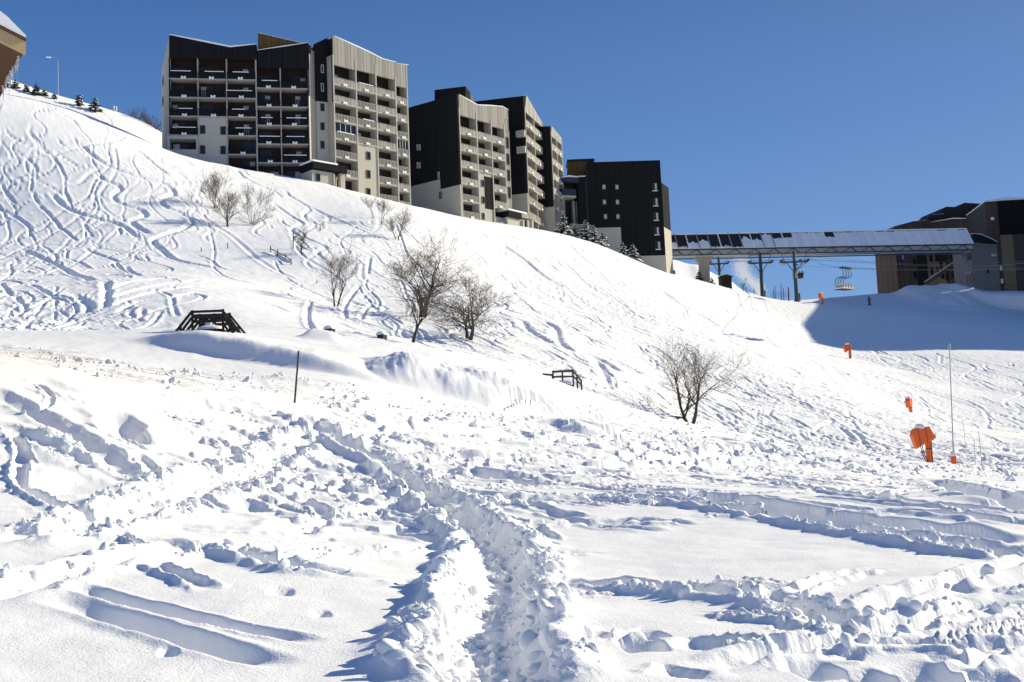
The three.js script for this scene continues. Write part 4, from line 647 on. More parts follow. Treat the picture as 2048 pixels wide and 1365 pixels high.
{ // large block at the right edge; its wing comes towards us outside the picture and shades the piste
  const F = frame(1976, 247.6, 2077, 246.6, 480), yb = 20;
  B = thing('apartment_building', 'big shaded apartment block with snowy flat roof cut by right picture edge', 'building', V(F.o.x, groundY(F.o.x, F.o.z) - 1, F.o.z));
  const s = (u, v) => on(F, u, v), yt = s(2000, 403)[1], yl = s(2015, 470)[1], L = F.L;
  const W2 = frame(2078, 246.5, 2440, 200, 480), W3 = frame(2440, 200, 3300, 203, 480);
  rect(F, 0, L, yb, yt, -14, 0, 'body', M.taupe); rect(F, .0, sOf(F, 1998, 450), s(1990, 500)[1], yt - .02, 0, .25, 'upper_panel', M.brown); rect(F, sOf(F, 1998, 450) + .01, L, yl, yt - .02, 0, .3, 'upper_panel', M.black); rect(F, sOf(F, 2003, 500), sOf(F, 2028, 500), yb, yl - .02, 0, .2, 'wall_bay', M.tan);
  roofSnow(F, [[0, yt], [L * .4, yt + .1], [L, yt]], -14, .4, .8);
  for (const [u, v] of [[2002, 537], [2004, 563]]) { const w = wind(F, sOf(F, u, v), yOf(F, u, v), .2, .9, 1.4); kid(w, 0, 0, .03, 'lit_blind', bx(.5, 1.0, .02), M.plaque); }
  for (const [u, v] of [[1995, 553], [1998, 579], [2006, 590], [2036, 552], [2036, 595]]) wind(F, sOf(F, Math.min(u, 2030), v), yOf(F, Math.min(u, 2030), v), .02, 1.0, 1.6);
  const q = put(F, sOf(F, 1985, 438), yOf(F, 1985, 438), .25, 'snow_lump', new THREE.IcosahedronGeometry(.4, 2), M.snow);
  const yw = yt + 5; rect(W2, .02, W2.L, yb, yw - .05, -12, 0, 'wing', M.taupe); roofSnow(W2, [[0, yw - .04], [W2.L * .5, yw], [W2.L, yw - .04]], -12, .3, .7);
  rect(W2, .1, W2.L - .2, yl + 2, yw - .3, 0, .25, 'wing_cladding', M.black);
  for (let i = 0; i < 9; i++) for (let j = 0; j < 6; j++) wind(W2, 2.5 + i * (W2.L - 5) / 8, yl - 1 - j * 2.8, 0, 1.1, 1.4, (i + j) % 3 - 1);
  rect(W3, .02, W3.L, yb - 6, yw - .1, -12, 0, 'wing', M.taupe); roofSnow(W3, [[0, yw - .09], [W3.L / 2, yw], [W3.L, yw - .09]], -12, .3, .7);
}

// ------------------------------------------------------------------ covered footbridge
{
  const F = frame(1334, 228, 1946, 236, 500), L = F.L; B = thing('covered_footbridge', 'long covered footbridge with snow sliding off its dark pitched roof', 'footbridge', F.o.clone().setY(on(F, 1334, 512)[1]));
  const yE0 = on(F, 1336, 500)[1], yE1 = on(F, 1946, 489)[1], yR0 = on(F, 1336, 467)[1], yR1 = on(F, 1938, 455)[1], yBt = (s) => yE0 + (yE1 - yE0) * s / L - 1.15, yE = (s) => yE0 + (yE1 - yE0) * s / L;
  const rise = 2.9, run = 2.0, rough_ = Math.hypot(rise, run);  // pitched roof, ridge behind the eave
  const tilt = Math.atan2(run, rise), dy = (yE1 - yE0) / L;
  const P = (s, y, n) => F.o.clone().addScaledVector(F.e, s).addScaledVector(F.n, n).setY(y).sub(B.position);
  const quad = (pts4, th, nm, mat, par = B) => { const [a, b, c, d] = pts4, nrm = b.clone().sub(a).cross(d.clone().sub(a)).normalize().multiplyScalar(th); const vs = [a, b, c, d, ...[a, b, c, d].map(p => p.clone().add(nrm))]; const g = new THREE.BufferGeometry(); const arr = []; for (const [i, j, k, l] of [[4, 5, 6, 7], [3, 2, 1, 0], [0, 1, 5, 4], [1, 2, 6, 5], [2, 3, 7, 6], [3, 0, 4, 7]]) for (const t of [i, j, k, i, k, l]) arr.push(vs[t].x, vs[t].y, vs[t].z); g.setAttribute('position', new THREE.Float32BufferAttribute(arr, 3)); g.computeVertexNormals(); g.setAttribute('uv', new THREE.Float32BufferAttribute(new Float32Array(arr.length / 3 * 2), 2)); return mesh(nm, g, mat, par); };
  const hr = yR0 - yE0 + .0, ridge = (s) => yR0 + (yR1 - yR0) * s / L;
  quad([P(0, yE(0), .35), P(L, yE(L), .35), P(L, ridge(L), -run), P(0, ridge(0), -run)], .08, 'front_roof', std([.022, .019, .018], .55));
  quad([P(L, yE(L), -run * 2 - .35), P(0, yE(0), -run * 2 - .35), P(0, ridge(0), -run - .01), P(L, ridge(L), -run - .01)], .08, 'back_roof', std([.022, .019, .018], .55));
  quad([P(0, yBt(0) + .2, 0), P(0, yBt(0) + .2, -2 * run), P(L, yBt(L) + .2, -2 * run), P(L, yBt(L) + .2, 0)].reverse(), .12, 'deck', M.steelLight);
  quad([P(0, yBt(0) + .33, -.06), P(L, yBt(L) + .33, -.06), P(L, yE(L) - .02, -.06), P(0, yE(0) - .02, -.06)], .06, 'side_panel', std([.40, .39, .36], .8));
  mesh('top_chord', beam(P(0, yE(0) - .1, .12), P(L, yE(L) - .1, .12), .16, .2), M.steel, B); mesh('bottom_chord', beam(P(0, yBt(0), .12), P(L, yBt(L), .12), .2, .2), M.steel, B); mesh('back_chord', beam(P(0, yBt(0), -2 * run - .1), P(L, yBt(L), -2 * run - .1), .2, .2), M.steel, B);
  const nb = 16; for (let i = 0; i < nb; i++) { const a = L * i / nb, b = L * (i + 1) / nb, m = (a + b) / 2; mesh('diagonal', beam(P(a + .1, yBt(a), .12), P(m, yE(m) - .15, .12), .1, .12), M.steel, B); mesh('diagonal', beam(P(m, yE(m) - .15, .13), P(m + 1.2, yBt(m + 1.2), .13), .1, .16), M.steel, B); }
  // roof ribs and the snow between them
  const nr = 29, r = rng(12), slope = (s, t, k = 0) => { const a = P(s, yE(s), .35), b = P(s, ridge(s), -run), p = a.lerp(b, t); const nrm = V(0, run, 0).addScaledVector(F.n, hr).normalize(); return p.addScaledVector(nrm, .085 + k); };
  for (let i = 0; i <= nr; i++) { const s = clamp(L * i / nr, .08, L - .08); mesh('roof_rib', beam(slope(s, .0, .1), slope(s, 1, .1), .15, .34), i % 3 === 2 || i > 11 ? M.snow : M.steelLight, B); }
  const cover = [[0, .55], [0, .1, 1], [0, .5], [0, .62], [0, .12, 1], [0, .1, 1], [0, .08, 1], [.0, .5, 1], [0, .62], [0, .97], [0, .62], [0, .66], [0, .98], [0, .97], [0, .98], [0, .65]];
  for (let i = 0; i < nr; i++) {
    const a = L * i / nr + .09, b = L * (i + 1) / nr - .09, [t0, t1] = cover[i] || [0, .93 + .06 * r()], N = 9, top = [], bot = [], sl = cover[i] && cover[i][2];
    for (let k = 0; k <= N; k++) { const f = k / N, s = lerp(a, b, f), jag = (i < 16 ? .13 : .02) * noise(k * .9 + i * 3, i) - (sl ? .35 * Math.sin(f * 3.14) * (i % 2 ? -1 : .3) * t1 : i < 10 ? .18 * Math.abs(f - .5) : 0); top.push([s, clamp(t1 + jag * 1.6, .03, .99)]); bot.push([s, .0]); }
    const arr = [], q = (p1, p2, p3, p4) => { for (const p of [p1, p2, p3, p1, p3, p4]) arr.push(p.x, p.y, p.z); };
    for (let k = 0; k < N; k++) { const A = slope(...bot[k], .01), Bq = slope(...bot[k + 1], .01), C = slope(...top[k + 1], .01), D = slope(...top[k], .01), h1 = .12 + .06 * noise(k, i * 2.3), A2 = slope(...bot[k], h1), B2 = slope(...bot[k + 1], h1), C2 = slope(top[k + 1][0], top[k + 1][1] - .02, h1 * .8), D2 = slope(top[k][0], top[k][1] - .02, h1 * .8); q(A2, B2, C2, D2); q(A, Bq, B2, A2); q(D2, C2, C, D); if (!k) q(A, A2, D2, D); if (k === N - 1) q(Bq, C, C2, B2); }
    let g = new THREE.BufferGeometry(); g.setAttribute('position', new THREE.Float32BufferAttribute(arr, 3)); g.computeVertexNormals(); mesh('snow_patch', g, M.snow, B);
  }
  mesh('ridge_snow', beam(P(0, ridge(0) + .12, -run), P(L, ridge(L) + .12, -run), .55, .22), M.snow, B);
  // concrete column
  const sc = sOf(F, 1411, 530); const col = put(F, sc, 0, -1.6, 'column', prism([[-.85, 24], [.85, 24], [.95, yBt(sc) - 1.6], [1.9, yBt(sc) - .25], [-1.9, yBt(sc) - .25], [-.95, yBt(sc) - 1.6]].map(([x, y]) => [x, y]), 1.2), std([.40, .345, .25], .9)); 
}
// ------------------------------------------------------------------ chairlift
const pylonTips = [];
function pylon(u, vTop, vBase, D, arm, label, vArm) {
  const p0 = at(u, vBase, D), y0 = Math.min(p0.y, groundY(p0.x, p0.z) - .4); const o = thing('lift_pylon', label, 'lift pylon', V(p0.x, y0, p0.z), 0, 'pylons of the chairlift');
  const H_ = at(u, vTop, D).y - y0, yA = at(u, vArm, D).y - y0, lean = (at(u, vTop, D).x - p0.x) * 0;
  mesh('mast', new THREE.CylinderGeometry(.27, .42, H_, 14).translate(0, H_ / 2, 0), M.steel, o);
  mesh('base_plate', merge([new THREE.CylinderGeometry(.55, .6, .9, 14).translate(0, .45, 0), box(.6, 1.6, .16, .35, 1.4, 0)]), M.steel, o);
  mesh('crossarm', merge([box(arm * 2, .3, .3, 0, yA, 0), box(.55, .7, .6, 0, yA - .2, 0)]), M.steel, o);
  for (const s of [-1, 1]) {
    mesh('brace', beam(V(s * .15, yA - 2.0, 0), V(s * arm * .62, yA - .1, 0), .13, .13), M.steel, o);
    mesh('gantry_leg', beam(V(s * arm * .74, yA + .1, 0), V(s * arm * .98, yA + 1.65, 0), .09, .09), M.steel, o);
    const w = mesh('sheave_train', merge([box(.22, .3, 2.2, s * arm, yA + .25, 0), ...[-.8, -.27, .27, .8].map(z => new THREE.CylinderGeometry(.24, .24, .14, 12).rotateZ(Math.PI / 2).translate(s * arm + s * .12, yA + .18, z))]), M.steel, o);
    mesh('walkway', box(.5, .06, 2, s * (arm - .45), yA - .35, 0), M.steelLight, o);
  }
  mesh('gantry_bar', beam(V(-arm * .98, yA + 1.65, 0), V(arm * .98, yA + 1.65, 0), .09, .09), M.steel, o);
  pylonTips.push([V(p0.x - arm - .1, y0 + yA + .45, p0.z), V(p0.x + arm + .1, y0 + yA + .45, p0.z)]);
}
pylon(1441, 514, 575, 262, 2.0, 'smallest lift pylon, beside the dark hut under the footbridge', 528);
pylon(1526, 507, 600, 232, 2.2, 'middle lift pylon under the footbridge, left of the red net', 526);
pylon(1595, 502, 610, 221, 2.45, 'tallest lift pylon with an occupied chair beside its mast', 524);
const chairSteel = M.steel, shell = std([.62, .64, .55], .5), shellDark = std([.03, .035, .035], .6);
function liftChair(name, label, p, turn, group, scale = 1) { // p: the grip on the cable
  const o = thing(name, label, 'chairlift chair', p, turn, group); o.scale.setScalar(scale);
  mesh('grip', merge([box(.5, .22, .16, 0, .02, 0), new THREE.SphereGeometry(.12, 8, 6).translate(.22, .1, 0)]), chairSteel, o);
  mesh('hanger', tube([V(0, 0, 0), V(.18, -.3, 0), V(.26, -.75, 0), V(.14, -1.1, 0), V(-.25, -1.22, 0), V(-.62, -1.25, 0), V(-.85, -1.45, 0), V(-.88, -2.15, 0)], .05, 30, 7), chairSteel, o);
  const seat = new THREE.Shape([[0, 0], [.46, -.03], [.5, .06], [.12, .12], [.02, .72], [-.08, .72], [-.1, .1]].map(q => new THREE.Vector2(...q)));
  const w = 1.15; const gS = new THREE.ExtrudeGeometry(seat, { depth: w, bevelEnabled: true, bevelSize: .02, bevelThickness: .02, bevelSegments: 1 }).translate(0, 0, -w / 2).rotateY(-Math.PI / 2).translate(-.3, -2.72, 0);
  const s = mesh('seat_shell', gS, shell, o); mesh('underframe', merge([box(1.2, .1, .5, -.3, -2.8, .2), box(1.3, .06, .08, -.3, -2.86, .45)]), shellDark, o);
  mesh('safety_bar', tube([V(-.85, -2.0, -.05), V(-.86, -2.05, .35), V(-.82, -2.35, .55), V(.22, -2.35, .55), V(.25, -2.05, .35), V(.25, -2.0, -.05)], .028, 24, 5), chairSteel, o);
  mesh('side_arm', merge([bar(V(-.88, -2.1, 0), V(-.86, -2.7, 0), .035), bar(V(.27, -2.0, -.03), V(.27, -2.7, 0), .035)]), chairSteel, o); return o;
}
const chairPos = [[1683, 536, 151], [1688.5, 536.6, 152.2], [1693.5, 537.2, 153.4], [1699, 538, 154.6]];
chairPos.forEach(([u, v, D], i) => { liftChair('lift_chair', ['leftmost of four pale empty chairs bunched on the lift cable', 'second from left of four empty chairs bunched on the cable', 'third from left of four empty chairs bunched on the cable', 'rightmost of four pale empty chairs bunched on the lift cable'][i], at(u, v, D), -.55, 'empty chairs bunched on the cable'); });
const carry = at(1601, 521, 212); liftChair('lift_chair', 'pale lift chair carrying riders beside the tallest pylon', carry, -.35, undefined, 1.15);
liftChair('lift_chair', 'pale empty chair half hidden behind the tallest pylon mast', at(1593.5, 530, 226), -.4, undefined, .95);
const cableMat = std([.05, .055, .06], .5, { metalness: .4 });
function cable(label, list, r = .028) { const g = thing('lift_cable', label, 'cable', list[0], 0, 'cables of the chairlift'); const P = list.map(p => p.clone().sub(list[0])); mesh('rope', new THREE.TubeGeometry(new THREE.CatmullRomCurve3(P), 60, r, 5, false), cableMat, g); }
const T = pylonTips;
cable('lift cable from the pylon tops through the bunched empty chairs', [T[0][1], T[1][1], T[2][1], at(1640, 528, 185), at(1682, 535.4, 151), at(1699, 537.6, 154.6).lerp(at(1699, 537.4, 149), 1), at(1850, 540, 135), at(2080, 538, 112)]);
cable('upper lift cable from left ends of pylon arms to right picture edge', [T[0][0], T[1][0], T[2][0], at(1660, 522, 195), at(1800, 529.5, 160), at(1950, 533, 140), at(2080, 524, 120)]);
cable('thin signal cable slung below the footbridge towards the right edge', [at(1617, 512, 224), at(1700, 521, 195), at(1860, 529, 165), at(2080, 522, 130)], .02);
cable('thin straight cable passing behind the bunched chairs', [at(1608, 533, 222), at(1700, 536, 200), at(1860, 540, 170), at(2080, 533, 140)], .02);

// ------------------------------------------------------------------ far slopes
function farSlope(label, crest, D0, fall) {
  const N = 60, R = 24, P = [], I = []; const us = crest.map(c => c[0]), vAt = (u) => { let k = 0; while (k < crest.length - 2 && u > crest[k + 1][0]) k++; const t = clamp((u - crest[k][0]) / (crest[k + 1][0] - crest[k][0]), 0, 1); return lerp(crest[k][1], crest[k + 1][1], t * t * (3 - 2 * t)); };
  for (let j = 0; j <= R; j++) for (let i = 0; i <= N; i++) { const u = lerp(us[0], us[us.length - 1], i / N), D = D0 - 55 + 90 * j / R, c = at(u, vAt(u), D0), y = c.y - Math.abs(D - D0) * fall + .5 * fbm(c.x * .05, D * .05, 4) + .15 * fbm(c.x * .4, D * .4, 3); P.push(c.x * D / D0, y, -D); }
  for (let j = 0; j < R; j++) for (let i = 0; i < N; i++) { const a = j * (N + 1) + i, b = a + 1, c = a + N + 1, d = c + 1; I.push(a, b, c, b, d, c); }
  const g = new THREE.BufferGeometry(); g.setAttribute('position', new THREE.Float32BufferAttribute(P, 3)); g.setIndex(I); g.computeVertexNormals(); const m = mesh('far_slope', g, M.snow, scene); m.userData.kind = 'structure'; m.userData.label = label;
}
farSlope('snow slope seen far off under the footbridge', [[1180, 505], [1336, 513], [1390, 524], [1440, 548], [1500, 582], [1560, 612], [1600, 640]], 345, .42);
farSlope('small snow ridge left of the brown block', [[1730, 612], [1770, 582], [1800, 563], [1880, 545]], 300, .3);

// ------------------------------------------------------------------ bare trees
M.bark = std([.05, .042, .034], .95); M.twig = std([.085, .068, .054], .95);
const gpos = (u, v, D) => { let p = D ? (() => { const q = at(u, v, D); return [q.x, D]; })() : ground(u, v, 30); return V(p[0], gridAt(hSnow, p[0], p[1]), -p[1]); };
function bareTree(name, label, base, Ht, { seed, stems = 1, lean = 0, spread = .6, limbs = 5, first = .25, twigs = 4, r0, group, levels = 4, droop = 0, splay = .25, wide = 1.2 }) {
  const r = rng(seed), o = thing(name, label, name === 'bare_shrub' ? 'shrub' : 'tree', base.clone(), 0, group), A = [[], []];
  const q = new THREE.Quaternion();
  const seg = (out, a, b, ra, rb, n) => { const d = b.clone().sub(a).normalize(), x = Math.abs(d.y) < .9 ? V(0, 1, 0).cross(d).normalize() : V(1, 0, 0).cross(d).normalize(), y = d.clone().cross(x), ring = (c, rr) => Array.from({ length: n }, (_, i) => { const t = i / n * 6.2832, nx = x.clone().multiplyScalar(Math.cos(t)).addScaledVector(y, Math.sin(t)); return [c.clone().addScaledVector(nx, rr), nx]; }); const R0 = ring(a, ra), R1 = ring(b, rb); for (let i = 0; i < n; i++) { const j = (i + 1) % n; for (const [p, nn] of [R0[i], R0[j], R1[j], R0[i], R1[j], R1[i]]) out.push(p.x, p.y, p.z, nn.x, nn.y, nn.z); } };
  const grow = (p, d, L, rad, lv) => {
    const n = lv === 0 ? 7 : lv < 3 ? 4 : 3, sides = lv < 1 ? 8 : lv < 2 ? 5 : 3, kids = []; let c = p.clone(), dir = d.clone().normalize();
    for (let i = 0; i < n; i++) {
      const up = lv === 0 ? .05 : lv === 1 ? .03 : lv === 2 ? .06 : .12; dir.add(V((r() - .5) * (lv ? .42 : .22), up * (1 - droop * (lv > 1 ? 2.4 : 0)) + (r() - .5) * .14, (r() - .5) * (lv ? .42 : .22))).normalize();
      const e = c.clone().addScaledVector(dir, L / n), t0 = i / n, t1 = (i + 1) / n, end = lv === levels ? .45 : .38; seg(A[lv < 2 ? 0 : 1], c, e, rad * (1 - t0 * (1 - end)), rad * (1 - t1 * (1 - end)), sides);
      if (lv < levels && t1 > (lv === 0 ? first : .18)) kids.push([e.clone(), dir.clone(), t1, rad * (1 - t1 * (1 - end))]); c = e;
    }
    if (lv >= levels) return;
    const want = lv === 0 ? limbs : lv === 1 ? limbs + 1 : twigs + (lv === 2 ? 1 : 0);
    for (let k = 0; k < want; k++) {
      const [e, dd, t, rr] = k === 0 ? kids[kids.length - 1] : kids[Math.floor(r() * kids.length)], az = r() * 6.2832, a = (k === 0 ? .25 : spread * (lv === 0 ? 1.05 - .35 * t : 1)) * (.7 + .6 * r());
      const x = Math.abs(dd.y) < .95 ? V(0, 1, 0).cross(dd).normalize() : V(1, 0, 0), y = dd.clone().cross(x), nd = dd.clone().multiplyScalar(Math.cos(a)).addScaledVector(x, Math.sin(a) * Math.cos(az)).addScaledVector(y, Math.sin(a) * Math.sin(az));
      grow(e, nd, L * (lv === 0 ? .82 : .6) * (.75 + .5 * r()) * (lv === 0 ? 1.2 - .45 * t : 1), Math.max(rr * (lv === 0 ? .68 : .62), .0105), lv + 1);
    }
  };
  for (let s = 0; s < stems; s++) { const a = stems > 1 ? s / stems * 6.28 + .4 + r() : 0, k = stems > 1 ? splay * (.7 + .6 * r()) : 0; grow(V(stems > 1 ? Math.cos(a) * .14 : 0, -.35, stems > 1 ? Math.sin(a) * .14 : 0), V(lean + k * Math.cos(a), 1, k * Math.sin(a)), (Ht + .35) * (stems > 1 ? .62 : .60) * (s ? .78 + .3 * r() : 1), (r0 || Ht * .026) * 1.3 * (stems > 2 ? .6 : stems > 1 ? .8 : 1), 0); }
  const geo = (a) => { const n = a.length / 6, P = new Float32Array(n * 3), N = new Float32Array(n * 3); for (let i = 0; i < n; i++) for (let k = 0; k < 3; k++) { P[i * 3 + k] = a[i * 6 + k]; N[i * 3 + k] = a[i * 6 + 3 + k]; } const g = new THREE.BufferGeometry(); g.setAttribute('position', new THREE.BufferAttribute(P, 3)); g.setAttribute('normal', new THREE.BufferAttribute(N, 3)); return g; };
  // fit the grown tree to its height
  let top = .1; for (const a of A) for (let i = 1; i < a.length; i += 6) top = Math.max(top, a[i]); const k = Ht / top; o.scale.set(k * wide, k, k * wide);
  mesh('trunk', geo(A[0]), M.bark, o); mesh('crown', geo(A[1]), M.twig, o); return o;
}
const hpx = (p, n) => n * -p.z / FOCAL;
const TREES = [
  ['bare_tree', 'broad round bare tree alone at the foot of the slope', 1381, 847, 192, { seed: 29, stems: 2, splay: .5, spread: .8, limbs: 6, first: .18, twigs: 4, r0: .17, wide: 1.25 }],
  ['bare_tree', 'tallest bare tree on the slope, centre of the clump of four', 845, 636, 180, { seed: 11, spread: .78, limbs: 6, first: .2, twigs: 5, stems: 2, splay: .18, r0: .2, wide: 1.75 }],
  ['bare_tree', 'leaning slender bare tree in front of the tallest one', 824, 686, 130, { seed: 21, lean: .22, spread: .7, limbs: 5, first: .35, r0: .11 }],
  ['bare_tree', 'twin-trunked bare tree at right of the clump', 938, 681, 138, { seed: 34, stems: 2, splay: .42, spread: .85, limbs: 6, first: .3, twigs: 5, r0: .15, wide: 1.6 }],
  ['bare_tree', 'thin forked bare tree left of the clump', 671, 613, 150, { seed: 45, stems: 2, splay: .2, spread: .62, limbs: 5, first: .4, r0: .11 }],
  ['bare_tree', 'small single bare tree halfway up the slope', 604, 511, 62, { seed: 51, spread: .6, limbs: 5, first: .35, r0: .07 }],
  ['bare_tree', 'bare tree with reddish stems standing in front of the left brushwood', 455, 453, 98, { seed: 62, stems: 2, splay: .3, spread: .55, limbs: 6, first: .25, r0: .1 }],
  ['bare_shrub', 'tall bare brushwood behind the left trees on the slope', 431, 416, 88, { seed: 71, stems: 4, splay: .3, spread: .5, limbs: 4, first: .2, r0: .08 }],
  ['bare_shrub', 'wide spray of thin bare stems right of the left trees', 506, 451, 82, { seed: 82, stems: 6, splay: .5, spread: .45, limbs: 3, first: .2, r0: .06 }],
  ['bare_tree', 'bushy bare tree on the slope below the timber wing', 794, 479, 72, { seed: 93, stems: 2, splay: .3, spread: .8, limbs: 7, first: .2, r0: .09, levels: 3, twigs: 7 }],
  ['bare_tree', 'narrow bare tree just left of the bushy one', 764, 449, 60, { seed: 102, stems: 2, splay: .2, spread: .5, limbs: 4, first: .3, r0: .06 }],
  ['bare_shrub', 'two thin bare stems highest below the timber wing', 747, 438, 52, { seed: 111, stems: 2, splay: .12, spread: .4, limbs: 3, first: .4, r0: .05 }],
  ['bare_tree', 'pale sapling right of the tall bare tree on open snow', 886, 488, 42, { seed: 121, lean: .35, spread: .5, limbs: 3, first: .3, twigs: 2, r0: .035 }],
  ['bare_shrub', 'sparse dry stalks at the left of the brushwood', 380, 405, 38, { seed: 131, stems: 3, splay: .1, spread: .2, limbs: 2, twigs: 1, first: .3, r0: .03, levels: 3 }],
  ['bare_shrub', 'low bent stub bush beside the small single tree', 640, 462, 22, { seed: 141, stems: 2, splay: .9, spread: .5, limbs: 3, first: .2, r0: .05, levels: 3 }],
];
for (const [nm, lb, u, v, n, o] of TREES) { const b = gpos(u, v); bareTree(nm, lb, b, hpx(b, n), { ...o, group: undefined }); }
{ const b = gpos(300, 266, 199); bareTree('bare_tree', 'hazy bare tree on the crest left of the tall block', b, hpx(b, 48), { seed: 151, stems: 3, splay: .35, spread: .6, limbs: 7, first: .2, r0: .1, levels: 3, twigs: 6 });
  for (const [u, v, n, s, l] of [[276, 268, 26, 161, 'low brush on the crest at left of the hazy tree'], [292, 276, 24, 162, 'low brush under the hazy crest tree'], [310, 280, 26, 163, 'low brush on the crest touching the tall block']]) { const c = gpos(u, v, 192); bareTree('bare_shrub', l, c, hpx(c, n), { seed: s, stems: 6, splay: .7, spread: .6, limbs: 4, first: .1, r0: .05, levels: 3 }); }
  const c = gpos(1487, 588, 222); bareTree('bare_tree', 'small pale bare tree between the hut and middle pylon', c, hpx(c, 34), { seed: 171, spread: .45, limbs: 5, first: .2, r0: .05, levels: 3, twigs: 5 }); }

// ------------------------------------------------------------------ snowy conifers
M.needle = std([.030, .043, .026], .95);
function conifer(label, base, Ht, seed, snowy = .6, wide = .3) {
  const r = rng(seed), o = thing('conifer', label, 'tree', base.clone()), N = [], S = [];
  mesh('trunk', new THREE.CylinderGeometry(.02 * Ht * .3, .05 * Ht * .5, Ht * .95, 7).translate(0, Ht * .475 - .2, 0), M.bark, o);
  const tuft = (out, c, d, L, w, th, up) => { const g = new THREE.IcosahedronGeometry(1, 1), p = g.attributes.position; const sd = r() * 50; for (let i = 0; i < p.count; i++) { const x = p.getX(i), y = p.getY(i), z = p.getZ(i), k = 1 + .9 * noise(x * 2.1 + sd, z * 2.1 + y); p.setXYZ(i, x * k * w, y * k * th, (z * .5 + .5) * L * k); } g.applyMatrix4(new THREE.Matrix4().lookAt(d, V(0, 0, 0), V(0, 1, 0))); g.translate(c.x, c.y + up, c.z); out.push(g); };
  const W_ = Math.max(8, Math.round(Ht * 3));
  for (let i = 0; i < W_; i++) { const t = (i + .6) / W_, y = Ht * (.06 + .92 * t), L = Ht * wide * Math.pow(1 - t, .8) * (.75 + .5 * r()) + .08; const nb = Math.max(3, Math.round(7 * (1 - t) + 3)); for (let k = 0; k < nb; k++) { const a = (k + r()) / nb * 6.2832, d = V(Math.cos(a), -.28 + .3 * t, Math.sin(a)), l = L * (.7 + .5 * r()), c = V(Math.cos(a) * .03, y + (r() - .5) * Ht / W_, Math.sin(a) * .03); tuft(N, c, d, l, l * .2 + .03, l * .1 + .03, 0); if (r() < snowy) tuft(S, c.clone().addScaledVector(d, l * (.25 + .3 * r())), d, l * (.4 + .35 * r()), l * .16 + .03, l * .08 + .025, l * .07 + .03); } }
  mesh('needles', merge(N), M.needle, o); if (S.length) mesh('crown_snow', merge(S), M.snow, o); return o;
}
const CON = [
  [1128, 486, 50, 206, 'snowy conifer squeezed beside the narrow dark tower', .9], [1152, 492, 40, 209, 'small snowy conifer in front of the annex terrace wall', .7], [1172, 497, 50, 209, 'snowy conifer left of the pale wall of black gable block', .92], [1190, 503, 44, 209, 'snowy conifer touching the pale wall of black gable block', .92], [1206, 507, 36, 209.5, 'small snowy conifer at right end of the upper fir group', .92],
  [1246, 524, 42, 212, 'snowy conifer at left of the lower pair by black gable', .92], [1267, 533, 44, 213, 'snowy conifer at right of the lower pair by black gable', .92], [1281, 538, 24, 213.5, 'little snow-buried conifer below the lower pair', .85],
  [158, 214, 32, 186, 'small conifer alone on the crest, left of its twin', .45], [189, 232, 32, 186, 'small conifer on the crest, right of its twin', .45], [8, 182, 32, 184, 'dark conifer at the left picture edge on the crest', .3], [30, 180, 20, 185, 'low conifer beside the one at left picture edge', .35], [52, 187, 18, 185, 'low bushy conifer left of the street lamp', .35], [72, 192, 26, 185, 'middle low conifer of the row left of street lamp', .35], [88, 196, 18, 186, 'low conifer just left of the street lamp foot', .4], [108, 200, 14, 186, 'tiny conifer at the street lamp foot', .4],
  [1400, 566, 30, 226, 'dark bushy conifer left of the footbridge column', .3], [1424, 566, 36, 240, 'dark conifer right behind the footbridge column', .25],
];
CON.forEach(([u, v, n, D, l, s], i) => { const p = at(u, v, D), b = V(p.x, groundY(p.x, p.z), p.z); conifer(l, b, hpx(b, n) + Math.max(0, Math.min(.6, p.y - b.y)), 700 + i, s, i > 8 && i < 16 ? .42 : .36); });

